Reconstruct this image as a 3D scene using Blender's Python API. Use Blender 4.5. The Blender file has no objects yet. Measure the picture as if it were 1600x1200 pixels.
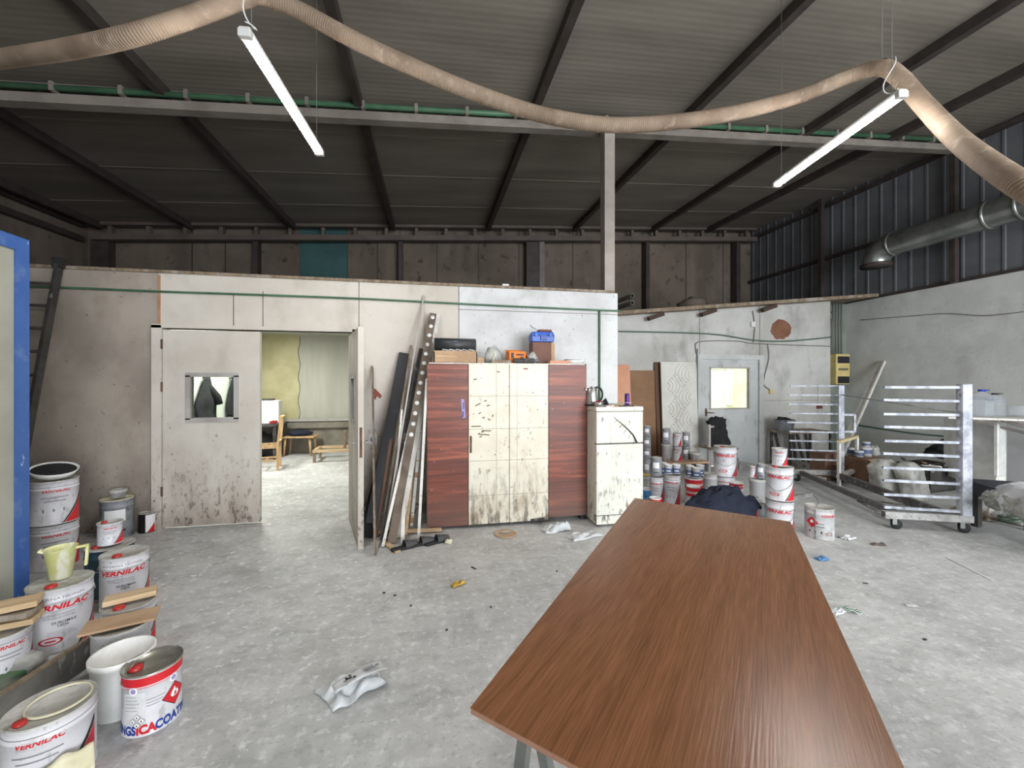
import bpy, bmesh, math, random
from mathutils import Vector, Matrix, noise
sin, cos, pi = math.sin, math.cos, math.pi
random.seed(7)
SC = bpy.context.scene
COL = SC.collection
A = math.radians(11); SA, CA = sin(A), cos(A)
H, F, HY = 1.55, 636.0, 597.0

# ---------------------------------------------------------------- where things stand
def ray(px, py=HY):
    cx = (px-800)/F
    return Vector((cx*CA+SA, CA-cx*SA, (HY-py)/F))
def at(px, py, d):
    r = ray(px, py); return Vector((r.x*d, r.y*d, H+r.z*d))
def onY(px, py, Y):
    return at(px, py, Y/ray(px).y)
def onX(px, py, X):
    return at(px, py, X/ray(px).x)
def onZ(px, py, z=0.0):
    return at(px, py, F*(H-z)/(py-HY))
def roofz(x, y):
    return 4.85+0.0639*x+0.03*y

# ---------------------------------------------------------------- objects
def props(o, label=None, cat=None, group=None, kind=None):
    if label: o['label'] = label
    if cat: o['category'] = cat
    if group: o['group'] = group
    if kind: o['kind'] = kind
    return o
def thing(name, label, cat, loc=(0, 0, 0), rz=0.0, group=None):
    o = bpy.data.objects.new(name, None); COL.objects.link(o)
    o.empty_display_size = 0.1
    o.location = loc; o.rotation_euler = (0, 0, rz)
    return props(o, label, cat, group)
def mrot(rx=0, ry=0, rz=0):
    return Matrix.Rotation(rz, 4, 'Z') @ Matrix.Rotation(ry, 4, 'Y') @ Matrix.Rotation(rx, 4, 'X')

class B:
    def __init__(s): s.bm = bmesh.new(); s.mats = []
    def _mi(s, m):
        if m is None: return 0
        if m not in s.mats: s.mats.append(m)
        return s.mats.index(m)
    def faces(s, vs, fs, m=None, smooth=False):
        mi = s._mi(m); bv = [s.bm.verts.new(v) for v in vs]
        for f in fs:
            try:
                g = s.bm.faces.new([bv[i] for i in f]); g.material_index = mi; g.smooth = smooth
            except ValueError: pass
        return bv
    def box(s, c, sz, rot=None, m=None, taper=None):
        x, y, z = sz[0]/2, sz[1]/2, sz[2]/2
        t = taper or 1.0
        vs = [Vector(v) for v in ((-x,-y,-z),(x,-y,-z),(x,y,-z),(-x,y,-z),(-x*t,-y*t,z),(x*t,-y*t,z),(x*t,y*t,z),(-x*t,y*t,z))]
        if rot is not None: vs = [rot @ v for v in vs]
        c = Vector(c)
        s.faces([v+c for v in vs], [(0,3,2,1),(4,5,6,7),(0,1,5,4),(1,2,6,5),(2,3,7,6),(3,0,4,7)], m)
        return s
    def b2(s, lo, hi, m=None):
        return s.box([(a+b)/2 for a, b in zip(lo, hi)], [abs(b-a) for a, b in zip(lo, hi)], None, m)
    def bar(s, p, q, w, h, m=None, up=(0, 0, 1), hollow=False):
        p, q = Vector(p), Vector(q); d = q-p; L = d.length
        if L < 1e-6: return s
        d.normalize(); u = Vector(up)
        if abs(d.dot(u)) > .98: u = Vector((0, 1, 0))
        sd = d.cross(u).normalized(); u = sd.cross(d).normalized()
        vs = []
        for e in (p, q):
            for a, b in ((-1,-1),(1,-1),(1,1),(-1,1)): vs.append(e+sd*(a*w/2)+u*(b*h/2))
        f = [(0,1,5,4),(1,2,6,5),(2,3,7,6),(3,0,4,7)]
        if not hollow: f += [(0,3,2,1),(4,5,6,7)]
        s.faces(vs, f, m)
        if hollow:
            k = .82; vs = []
            for e in (p, q):
                for a, b in ((-1,-1),(1,-1),(1,1),(-1,1)): vs.append(e+sd*(a*w*k/2)+u*(b*h*k/2))
            s.faces(vs, [(4,5,1,0),(5,6,2,1),(6,7,3,2),(7,4,0,3)], m)
            for e in (p, q):
                v8 = [e+sd*(a*w/2)+u*(b*h/2) for a, b in ((-1,-1),(1,-1),(1,1),(-1,1))]+[e+sd*(a*w*k/2)+u*(b*h*k/2) for a, b in ((-1,-1),(1,-1),(1,1),(-1,1))]
                s.faces(v8, [(0,1,5,4),(1,2,6,5),(2,3,7,6),(3,0,4,7)], m)
        return s
    def lathe(s, prof, c=(0, 0, 0), n=32, m=None, rot=None, smooth=True, cap=False, sx=1.0, sy=1.0):
        c = Vector(c); vs = []; k = len(prof)
        for i in range(n):
            a = 2*pi*i/n
            for r, z in prof:
                v = Vector((r*cos(a)*sx, r*sin(a)*sy, z))
                if rot is not None: v = rot @ v
                vs.append(v+c)
        fs = []
        for i in range(n):
            j = (i+1) % n
            for t in range(k-1): fs.append((i*k+t, j*k+t, j*k+t+1, i*k+t+1))
        s.faces(vs, fs, m, smooth)
        return s
    def cyl(s, p, q, r, n=16, m=None, r2=None, caps=True):
        p, q = Vector(p), Vector(q); d = (q-p)
        L = d.length
        rot = d.to_track_quat('Z', 'Y').to_matrix().to_4x4()
        r2 = r if r2 is None else r2
        prof = [(r, 0), (r2, L)]
        if caps: prof = [(0.0001, 0), (r, 0), (r2, L), (0.0001, L)]
        return s.lathe(prof, p, n, m, rot, True)
    def tube(s, pts, r, n=8, m=None, rf=None, caps=True):
        pts = [Vector(p) for p in pts]; N = len(pts); rings = []
        t0 = (pts[1]-pts[0]).normalized()
        u = t0.orthogonal().normalized()
        for i, p in enumerate(pts):
            t = (pts[min(i+1, N-1)]-pts[max(i-1, 0)]).normalized()
            u = (u-t*u.dot(t)).normalized(); v = t.cross(u)
            rr = r if rf is None else rf(i)
            rings.append([p+(u*cos(2*pi*k/n)+v*sin(2*pi*k/n))*rr for k in range(n)])
        vs = [v for rg in rings for v in rg]; fs = []
        for i in range(N-1):
            for k in range(n):
                k2 = (k+1) % n
                fs.append((i*n+k, i*n+k2, (i+1)*n+k2, (i+1)*n+k))
        if caps: fs += [tuple(range(n-1, -1, -1)), tuple((N-1)*n+k for k in range(n))]
        s.faces(vs, fs, m, True)
        return s
    def prism(s, pts, z0, z1, m=None, fn=None):
        n = len(pts)
        vs = [Vector((x, y, z0)) for x, y in pts]+[Vector((x, y, z1)) for x, y in pts]
        if fn: vs = [fn(v) for v in vs]
        s.faces(vs, [tuple(range(n-1, -1, -1)), tuple(range(n, 2*n))]+[(i, (i+1) % n, n+(i+1) % n, n+i) for i in range(n)], m)
        return s
    def quad(s, a, b, c, d, th, m=None):
        a, b, c, d = map(Vector, (a, b, c, d)); nn = (b-a).cross(d-a).normalized()*th
        s.faces([a, b, c, d, a+nn, b+nn, c+nn, d+nn], [(0,3,2,1),(4,5,6,7),(0,1,5,4),(1,2,6,5),(2,3,7,6),(3,0,4,7)], m)
        return s
    def grid(s, nx, ny, fn, m=None, smooth=True):
        vs = [fn(i/nx, j/ny) for j in range(ny+1) for i in range(nx+1)]
        s.faces(vs, [(j*(nx+1)+i, j*(nx+1)+i+1, (j+1)*(nx+1)+i+1, (j+1)*(nx+1)+i) for j in range(ny) for i in range(nx)], m, smooth)
        return s
    def build(s, name, m=None, parent=None, bevel=0.0, solid=0.0, sub=0, autosm=True, **pr):
        me = bpy.data.meshes.new(name)
        bmesh.ops.recalc_face_normals(s.bm, faces=s.bm.faces)
        s.bm.to_mesh(me); s.bm.free()
        ms = s.mats if s.mats else [m]
        if s.mats and m is not None and m not in s.mats: pass
        for x in ms: me.materials.append(x)
        o = bpy.data.objects.new(name, me); COL.objects.link(o)
        if parent: o.parent = parent
        if solid:
            md = o.modifiers.new('thick', 'SOLIDIFY'); md.thickness = solid; md.offset = 0
        if bevel:
            md = o.modifiers.new('edge', 'BEVEL'); md.width = bevel; md.segments = 2; md.limit_method = 'ANGLE'; md.angle_limit = .7
            md.harden_normals = False
        if sub:
            md = o.modifiers.new('soft', 'SUBSURF'); md.levels = sub; md.render_levels = sub
        if pr: props(o, **pr)
        return o

# ---------------------------------------------------------------- materials
def rgb(r, g=None, b=None):
    if g is None: r, g, b = r
    f = lambda c: (c/255/12.92) if c/255 <= .04045 else ((c/255+.055)/1.055)**2.4
    return (f(r), f(g), f(b), 1.0)
MATS = {}
def mat(name, c, c2=None, sc=4, lo=.4, hi=.62, rough=.6, metal=0.0, bump=0.0, bsc=60, st=None, speck=None, dirt=None, emit=None, trans=0.0, alpha=1.0, ior=1.45, layers=(), coat=0.0, world=False):
    if name in MATS: return MATS[name]
    m = bpy.data.materials.new(name); m.use_nodes = True; MATS[name] = m
    nt = m.node_tree; N = nt.nodes; L = nt.links
    p = N['Principled BSDF']
    p.inputs['Roughness'].default_value = rough; p.inputs['Metallic'].default_value = metal
    p.inputs['IOR'].default_value = ior
    if coat: p.inputs['Coat Weight'].default_value = coat
    tc = N.new('ShaderNodeTexCoord'); src = tc.outputs['Object']
    if world:
        g = N.new('ShaderNodeNewGeometry'); src = g.outputs['Position']
    def mapped(stv):
        if stv is None: return src
        mp = N.new('ShaderNodeMapping'); mp.inputs['Scale'].default_value = stv
        L.new(src, mp.inputs['Vector']); return mp.outputs['Vector']
    def nz(scale, stv=None, det=5, dist=0.0, ro=.6):
        n = N.new('ShaderNodeTexNoise'); n.inputs['Scale'].default_value = scale; n.inputs['Detail'].default_value = det
        n.inputs['Roughness'].default_value = ro; n.inputs['Distortion'].default_value = dist
        L.new(mapped(stv), n.inputs['Vector']); return n.outputs['Fac']
    def ramp(fac, a, b, ca, cb):
        r = N.new('ShaderNodeValToRGB'); e = r.color_ramp.elements
        e[0].position = a; e[0].color = ca; e[1].position = b; e[1].color = cb
        L.new(fac, r.inputs['Fac']); return r.outputs['Color']
    def mix(fac, ca, cb):
        x = N.new('ShaderNodeMix'); x.data_type = 'RGBA'
        L.new(fac, x.inputs[0])
        for s_, v in ((6, ca), (7, cb)):
            if isinstance(v, tuple): x.inputs[s_].default_value = v
            else: L.new(v, x.inputs[s_])
        return x.outputs[2]
    c = rgb(c) if max(c[:3]) > 1 else c
    col = c
    if c2 is not None:
        col = ramp(nz(sc, st), lo, hi, c, rgb(c2))
    W = (1, 1, 1, 1); K = (0, 0, 0, 1)
    # layers: (colour, scale, stretch, threshold, softness, strength, zmin, zmax, axis) stain layers masked by height
    for ly in layers:
        lc, ls, lst, th, sf, stg = ly[:6]
        fac = ramp(nz(ls, lst, 6), th, th+sf, K, (stg, stg, stg, 1))
        if len(ly) > 6:
            sp = N.new('ShaderNodeSeparateXYZ'); L.new(src, sp.inputs[0])
            mr = N.new('ShaderNodeMapRange'); mr.inputs['From Min'].default_value = ly[6]; mr.inputs['From Max'].default_value = ly[7]
            mr.inputs['To Min'].default_value = 1; mr.inputs['To Max'].default_value = 0
            L.new(sp.outputs[ly[8] if len(ly) > 8 else 2], mr.inputs['Value'])
            mu = N.new('ShaderNodeMath'); mu.operation = 'MULTIPLY'; mu.use_clamp = True
            L.new(fac, mu.inputs[0]); L.new(mr.outputs[0], mu.inputs[1]); fac = mu.outputs[0]
        col = mix(fac, col, rgb(lc))
    if isinstance(col, tuple): p.inputs['Base Color'].default_value = col
    else: L.new(col, p.inputs['Base Color'])
    if bump:
        bp = N.new('ShaderNodeBump'); bp.inputs['Strength'].default_value = bump; bp.inputs['Distance'].default_value = .01
        L.new(nz(bsc, st), bp.inputs['Height']); L.new(bp.outputs[0], p.inputs['Normal'])
    if emit:
        p.inputs['Emission Color'].default_value = rgb(emit[0]); p.inputs['Emission Strength'].default_value = emit[1]
    if trans: p.inputs['Transmission Weight'].default_value = trans
    if alpha < 1: p.inputs['Alpha'].default_value = alpha
    m['_'] = 1
    return m

STR = (1, 1, .12)
# floor: dusty concrete with wear, smears and white specks
M_floor = mat('dusty_concrete', (178, 179, 178), (200, 201, 200), sc=.8, lo=.3, hi=.7, rough=.62, bump=.3, bsc=28, world=True, layers=[
    ((140, 142, 141), 1.7, (1, 1.8, 1), .46, .3, .6), ((132, 134, 133), 7, (1, 1.5, 1), .50, .22, .45), ((226, 227, 227), 5.5, (1.4, 1, 1), .50, .25, .5),
    ((232, 233, 233), 22, None, .54, .12, .45), ((128, 129, 129), 34, (1, 1.5, 1), .56, .12, .45), ((112, 111, 108), 55, None, .69, .04, .5),
    ((134, 132, 128), 1.6, (.6, 1, 1), .46, .2, .6, -3.2, .6, 0), ((108, 106, 104), 4.2, (1, 1.6, 1), .58, .1, .45, -2.6, .6, 0), ((236, 237, 238), 11, (1, 1, 1), .60, .06, .7, -2.0, .2, 0)])
M_part = mat('grubby_white_board', (206, 199, 190), (192, 184, 174), sc=1.3, rough=.7, bump=.12, bsc=20, world=True, layers=[
    ((150, 138, 124), 2.2, (1, 1, .5), .52, .2, .5), ((112, 96, 82), 3.2, (1.3, 1, .6), .30, .45, .85, .0, .75), ((70, 56, 46), 26, (1, 1, .45), .55, .08, .75, .0, .9), ((84, 70, 60), 9, (1.6, 1, .35), .58, .1, .5, .0, 1.0),
    ((60, 52, 46), 18, (1, 1, .7), .63, .05, .7, .3, 1.8), ((110, 100, 92), 30, None, .68, .05, .6)])
M_partl = mat('dim_beige_board', (168, 158, 147), (146, 136, 126), sc=1.2, rough=.75, bump=.12, bsc=20, world=True, layers=[  # beiger left board, its colour also darkened for the weaker light there
    ((112, 101, 90), 2.0, (1, 1, .5), .48, .3, .6), ((78, 68, 58), 4, (1.3, 1, .6), .36, .4, .8, .0, .8), ((66, 56, 48), 26, (1, 1, .45), .58, .06, .7, .0, 1.2), ((70, 60, 54), 22, None, .66, .05, .6)])
M_partw = mat('white_board', (208, 209, 210), (190, 190, 190), sc=1.6, rough=.7, bump=.1, bsc=20, world=True, layers=[
    ((90, 88, 84), 26, (1, 1, .6), .64, .04, .7), ((150, 146, 140), 3, None, .55, .2, .4)])
M_lean = mat('lean_to_board', (190, 189, 185), (170, 168, 163), sc=1.1, rough=.75, bump=.12, bsc=20, world=True, layers=[
    ((122, 119, 114), 2.4, (1, 1, .5), .52, .18, .6), ((96, 90, 82), 3.5, (1.3, 1, .5), .36, .4, .75, .0, .9), ((104, 98, 92), 24, None, .66, .05, .6)])
M_mason = mat('grey_render_wall', (206, 207, 204), (186, 187, 184), sc=.9, rough=.8, bump=.3, bsc=16, world=True, layers=[
    ((160, 159, 156), 1.7, (1, 1, .6), .52, .2, .5), ((122, 120, 116), 14, None, .66, .06, .6), ((220, 221, 222), 2.8, None, .54, .2, .5)])
M_greenwall = mat('grey_green_render', (132, 142, 130), (112, 122, 112), sc=1.4, rough=.8, bump=.2, bsc=16, world=True, layers=[((70, 66, 58), 3, None, .55, .2, .6)])
M_upper = mat('old_insulation_panel', (112, 100, 89), (94, 83, 73), sc=.9, rough=.8, world=True, layers=[
    ((58, 49, 42), 4.5, (1, 1, .8), .58, .1, .8), ((134, 124, 112), 1.4, (1, 1, .2), .5, .2, .5)])
M_teal = mat('teal_panel', (60, 96, 96), (50, 82, 84), sc=2, rough=.7)
M_steel_dk = mat('dark_painted_steel', (66, 58, 55), (54, 47, 45), sc=5, rough=.55)
M_steel_md = mat('grey_painted_steel', (128, 120, 114), (112, 104, 98), sc=3, rough=.55)
M_steel_lt = mat('pale_painted_steel', (176, 172, 168), (156, 150, 146), sc=3, rough=.55)
M_beam = mat('dusty_beam_paint', (136, 128, 120), (116, 108, 101), sc=3, rough=.65)
M_post = mat('dusty_post_paint', (164, 155, 147), (146, 137, 130), sc=3, rough=.65)
M_rail = mat('dark_worn_rail', (104, 100, 100), (80, 76, 78), sc=7, rough=.5, layers=[((176, 174, 172), 16, None, .58, .08, .5)])
M_green = mat('green_pipe', (74, 112, 84), (58, 92, 70), sc=4, rough=.45)
M_lamp_case = mat('lamp_plastic', (208, 208, 206), rough=.4)
M_led = mat('led_diffuser', (255, 255, 255), emit=((255, 253, 250), 110.0))
M_hose = mat('dusty_hose', (146, 128, 110), (122, 104, 88), sc=3, lo=.4, hi=.65, rough=.8, layers=[((124, 88, 58), 5, None, .6, .1, .6), ((176, 158, 142), 9, None, .56, .1, .5)])
M_galv = mat('galvanised_metal', (150, 153, 150), (120, 123, 121), sc=3, rough=.32, metal=.75)
M_white = mat('white_tin', (212, 211, 216), (196, 195, 200), sc=5, rough=.35, layers=[((130, 126, 120), 9, None, .6, .1, .5), ((120, 116, 112), 26, (1, 1, .4), .6, .06, .4), ((70, 66, 64), 32, None, .66, .04, .6)])
M_white_d = mat('dusty_white_tin', (196, 196, 198), (168, 168, 168), sc=5, rough=.5, layers=[((110, 108, 106), 8, None, .55, .1, .6)])
M_lid = mat('dusty_lid', (188, 187, 182), (158, 156, 150), sc=9, rough=.55, bump=.2, layers=[((110, 106, 98), 14, None, .58, .08, .6), ((214, 212, 206), 6, None, .55, .1, .5)])
M_lidw = mat('white_lid', (232, 232, 230), (214, 214, 212), sc=7, rough=.4)
M_red = mat('red_print', (196, 34, 44), rough=.4)
M_dkred = mat('dark_red_print', (132, 22, 36), rough=.4)
M_black = mat('black_print', (24, 24, 28), rough=.5)
M_blue = mat('blue_print', (32, 58, 140), rough=.4)
M_grey = mat('grey_print', (128, 126, 132), rough=.5)
M_whitep = mat('white_print', (236, 236, 238), rough=.4)
M_redcap = mat('red_plastic_cap', (186, 44, 38), (160, 36, 34), sc=20, rough=.4)
M_wire = mat('wire_handle', (120, 120, 118), rough=.4, metal=.6)
M_tinmetal = mat('bare_tin', (150, 148, 138), (118, 116, 108), sc=5, rough=.3, metal=.6, layers=[((196, 194, 188), 11, None, .58, .06, .5)])
M_teald = mat('teal_tin', (36, 66, 80), (28, 54, 68), sc=5, rough=.4, layers=[((150, 156, 156), 10, (1, 1, .3), .6, .08, .6)])
M_bluetin = mat('blue_tin', (52, 104, 150), (44, 88, 130), sc=5, rough=.4)
M_greytin = mat('grey_tin', (150, 152, 158), (116, 118, 124), sc=6, rough=.45, layers=[((60, 60, 64), 12, None, .58, .06, .6)])
M_cream = mat('cream_plastic', (224, 220, 196), (204, 198, 168), sc=8, rough=.5)
M_yellow = mat('yellow_lid', (226, 200, 90), rough=.5)
M_yelplas = mat('pale_yellow_plastic', (208, 208, 140), (226, 226, 186), sc=10, lo=.45, hi=.6, rough=.4, layers=[((240, 240, 228), 10, (1, 1, .3), .56, .06, .8)])
M_pine = mat('raw_pine', (206, 180, 146), (184, 156, 120), sc=3, st=(1, 14, 14), rough=.6, bump=.1)
M_pinez = mat('raw_pine_upright', (196, 166, 126), (172, 138, 98), sc=3, st=(14, 14, 1), rough=.6, bump=.1)
M_oldwood = mat('dusty_wood', (140, 122, 102), (112, 98, 82), sc=3, st=(9, 9, 2), rough=.75, bump=.2, layers=[((176, 172, 166), 6, None, .52, .12, .5)])
M_whitewood = mat('white_painted_wood', (224, 222, 216), (202, 198, 190), sc=5, rough=.55, layers=[((150, 120, 84), 7, (1, 1, .25), .62, .05, .7), ((140, 136, 130), 16, None, .6, .06, .5)])
M_darkwood = mat('dark_grey_wood', (70, 68, 66), (50, 48, 46), sc=5, rough=.6, layers=[((150, 148, 144), 9, (1, 1, .5), .6, .05, .6)])
M_blackp = mat('black_gloss', (20, 20, 24), (30, 30, 36), sc=5, rough=.35, layers=[((90, 94, 104), 3, None, .6, .2, .4)])
M_blackc = mat('black_cloth', (24, 24, 26), (36, 36, 38), sc=12, rough=.9, bump=.3)
M_navy = mat('navy_cloth', (32, 38, 56), (22, 27, 42), sc=9, rough=.9, bump=.4, bsc=90, layers=[((90, 96, 110), 26, None, .66, .05, .5)])
M_redc = mat('red_cloth', (140, 24, 30), rough=.9)
M_card = mat('cardboard', (184, 154, 124), (166, 136, 108), sc=4, rough=.8)
M_cardb = mat('brown_hardboard', (138, 104, 76), (124, 92, 66), sc=2.5, rough=.7)
M_salmon = mat('salmon_board', (206, 152, 122), (196, 140, 112), sc=3, rough=.7)
M_plaster = mat('carved_white_board', (204, 202, 196), (190, 187, 180), sc=2, rough=.6)
M_door = mat('painted_door', (190, 192, 192), (176, 178, 178), sc=2, rough=.55, layers=[((130, 126, 120), 6, (1, 1, .5), .58, .1, .5)])
M_glass = mat('window_glass', (235, 245, 240), rough=.03, trans=1.0, ior=1.15)
M_cement = mat('plastic_sack', (186, 186, 182), (140, 140, 136), sc=7, rough=.5, bump=.9, bsc=14)
M_plastic = mat('thin_plastic_film', (236, 240, 242), (220, 224, 228), sc=8, rough=.25, alpha=.62)
M_paper = mat('crumpled_paper', (206, 208, 210), (184, 186, 188), sc=6, rough=.7)
M_sheet = mat('grey_dust_sheet', (196, 197, 200), (160, 161, 164), sc=5, rough=.8, bump=.4, bsc=20)
M_clearb = mat('clear_bottle', (214, 228, 242), rough=.06, alpha=.14)
M_bluecap = mat('blue_cap', (34, 60, 170), rough=.4)
M_purple = mat('purple_can', (84, 44, 120), (70, 34, 104), sc=20, rough=.3, metal=.3)
M_chrome = mat('brushed_steel', (196, 196, 194), (170, 170, 168), sc=6, st=(1, 1, 20), rough=.25, metal=.85)
M_cable = mat('grey_cable', (110, 108, 104), rough=.6)
M_rust = mat('rust', (112, 84, 64), (84, 62, 48), sc=14, rough=.8)
M_orange = mat('orange_card', (224, 124, 34), (206, 108, 28), sc=8, rough=.6)
M_toolblue = mat('blue_toolbox', (52, 98, 190), (44, 84, 168), sc=6, rough=.4)
M_elec = mat('yellowed_plastic', (214, 194, 132), (200, 180, 118), sc=6, rough=.5)
M_dark = mat('dark_void', (38, 38, 42), rough=.4)
M_rubber = mat('black_rubber', (40, 40, 42), rough=.7)
M_bluepaint = mat('blue_paint', (52, 86, 148), (62, 96, 156), sc=3, rough=.5, layers=[((206, 214, 224), 16, (1, 1, .3), .64, .03, .85), ((110, 130, 168), 7, None, .55, .1, .4), ((58, 70, 96), 2, None, .5, .25, .6, .2, 1.6)])
M_boothpanel = mat('booth_panel', (158, 158, 146), (144, 144, 132), sc=2, rough=.55, layers=[((92, 100, 96), 2.5, (1, 1, .6), .5, .2, .7, .1, 1.4)])
M_trolley = mat('paint_crusted_steel', (192, 196, 206), (150, 154, 166), sc=7, lo=.45, hi=.58, rough=.55, bump=.4, layers=[((84, 88, 104), 6, (1, 1, 1), .62, .06, .7)])
M_trolley2 = mat('worn_grey_steel', (174, 174, 172), (142, 140, 138), sc=9, lo=.4, hi=.65, rough=.55, bump=.2, layers=[((82, 80, 80), 26, None, .56, .08, .5)])
M_fridge = mat('fridge_enamel', (218, 218, 208), (206, 206, 194), sc=3, rough=.4, layers=[((96, 84, 64), 24, (1, 1, .3), .56, .05, .8, .1, .9), ((150, 130, 96), 4, (1, 1, .6), .58, .12, .5), ((72, 62, 50), 22, (1, 1, .5), .63, .04, .7)])
M_creamdoor = mat('cream_cupboard_door', (226, 220, 204), (216, 208, 190), sc=3, rough=.5, layers=[((150, 122, 84), 3.2, (1, 1, .7), .55, .16, .5, .2, 1.9), ((74, 62, 50), 34, (1, 1, .6), .635, .03, .75), ((96, 78, 58), 15, (1, 1, .6), .60, .05, .55, .5, 1.8), ((62, 52, 42), 11, (1.6, 1, .45), .47, .14, .85, .0, .7)])
M_mauve = mat('mauve_tape', (150, 136, 186), rough=.5)
M_fade = mat('floor_marking', (232, 232, 232), rough=.6)
M_roomy = mat('yellow_room_wall', (190, 184, 146), (172, 166, 128), sc=2, rough=.7)
M_roomg = mat('grey_room_wall', (178, 178, 168), (166, 166, 156), sc=1.2, rough=.7, st=(3, 1, .3))
M_roomw = mat('white_room_wall', (204, 206, 196), (194, 196, 186), sc=2, rough=.7)
M_roomc = mat('room_masonry', (134, 130, 118), (112, 108, 98), sc=2.5, rough=.8)

def laminate():   # dark red-brown wood laminate, grain running across the door
    m = mat('red_brown_laminate', (104, 50, 42), (72, 34, 30), sc=1.0, rough=.42)
    N, L = m.node_tree.nodes, m.node_tree.links
    p = N['Principled BSDF']
    tc = N.new('ShaderNodeTexCoord'); mp = N.new('ShaderNodeMapping'); mp.inputs['Scale'].default_value = (.35, 1, 7)
    L.new(tc.outputs['Object'], mp.inputs[0])
    n1 = N.new('ShaderNodeTexNoise'); n1.inputs['Scale'].default_value = 1.6; n1.inputs['Detail'].default_value = 7; n1.inputs['Roughness'].default_value = .72; n1.inputs['Distortion'].default_value = .25
    L.new(mp.outputs[0], n1.inputs[0])
    r = N.new('ShaderNodeValToRGB'); e = r.color_ramp.elements
    e[0].position = .3; e[0].color = rgb(76, 40, 33); e[1].position = .68; e[1].color = rgb(174, 104, 78)
    x = e.new(.48); x.color = rgb(110, 58, 45); x = e.new(.56); x.color = rgb(136, 72, 54)
    L.new(n1.outputs['Fac'], r.inputs['Fac'])
    n2 = N.new('ShaderNodeTexNoise'); n2.inputs['Scale'].default_value = 30; n2.inputs['Detail'].default_value = 3
    L.new(tc.outputs['Object'], n2.inputs[0])
    r2 = N.new('ShaderNodeValToRGB'); e = r2.color_ramp.elements; e[0].position = .69; e[0].color = (0, 0, 0, 1); e[1].position = .73; e[1].color = (.6, .6, .6, 1)
    L.new(n2.outputs['Fac'], r2.inputs['Fac'])
    mx = N.new('ShaderNodeMix'); mx.data_type = 'RGBA'; L.new(r2.outputs[0], mx.inputs[0]); L.new(r.outputs[0], mx.inputs[6]); mx.inputs[7].default_value = rgb(190, 160, 140)
    # dusty foot
    sp = N.new('ShaderNodeSeparateXYZ'); L.new(tc.outputs['Object'], sp.inputs[0])
    mr = N.new('ShaderNodeMapRange'); mr.inputs['From Min'].default_value = .1; mr.inputs['From Max'].default_value = .5; mr.inputs['To Min'].default_value = .6; mr.inputs['To Max'].default_value = 0
    L.new(sp.outputs[2], mr.inputs[0])
    m2 = N.new('ShaderNodeMix'); m2.data_type = 'RGBA'; L.new(mr.outputs[0], m2.inputs[0]); L.new(mx.outputs[2], m2.inputs[6]); m2.inputs[7].default_value = rgb(112, 92, 84)
    L.new(m2.outputs[2], p.inputs['Base Color']); return m
M_lam = laminate()

def walnut():     # brown veneer panel, grain along local Y
    m = mat('brown_veneer', (118, 80, 56), (96, 62, 42), sc=1.0, rough=.27)
    N, L = m.node_tree.nodes, m.node_tree.links
    p = N['Principled BSDF']
    tc = N.new('ShaderNodeTexCoord'); mp = N.new('ShaderNodeMapping'); mp.inputs['Scale'].default_value = (14, .7, 1)
    L.new(tc.outputs['Object'], mp.inputs[0])
    n1 = N.new('ShaderNodeTexNoise'); n1.inputs['Scale'].default_value = 1.5; n1.inputs['Detail'].default_value = 8; n1.inputs['Roughness'].default_value = .6; n1.inputs['Distortion'].default_value = .6
    L.new(mp.outputs[0], n1.inputs[0])
    r = N.new('ShaderNodeValToRGB'); e = r.color_ramp.elements
    e[0].position = .3; e[0].color = rgb(112, 72, 46); e[1].position = .7; e[1].color = rgb(152, 104, 72)
    L.new(n1.outputs['Fac'], r.inputs['Fac'])
    mp2 = N.new('ShaderNodeMapping'); mp2.inputs['Scale'].default_value = (150, 5, 1); L.new(tc.outputs['Object'], mp2.inputs[0])
    n2 = N.new('ShaderNodeTexNoise'); n2.inputs['Scale'].default_value = 1.4; n2.inputs['Detail'].default_value = 4; L.new(mp2.outputs[0], n2.inputs[0])
    r2 = N.new('ShaderNodeValToRGB'); e = r2.color_ramp.elements; e[0].position = .42; e[0].color = rgb(112, 74, 48); e[1].position = .58; e[1].color = rgb(146, 100, 70)
    L.new(n2.outputs['Fac'], r2.inputs['Fac'])
    mx = N.new('ShaderNodeMix'); mx.data_type = 'RGBA'; mx.inputs[0].default_value = .45; L.new(r.outputs[0], mx.inputs[6]); L.new(r2.outputs[0], mx.inputs[7])
    L.new(mx.outputs[2], p.inputs['Base Color'])
    bp = N.new('ShaderNodeBump'); bp.inputs['Strength'].default_value = .25; bp.inputs['Distance'].default_value = .002; L.new(n2.outputs['Fac'], bp.inputs['Height']); L.new(bp.outputs[0], p.inputs['Normal'])
    return m
M_walnut = walnut()

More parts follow.
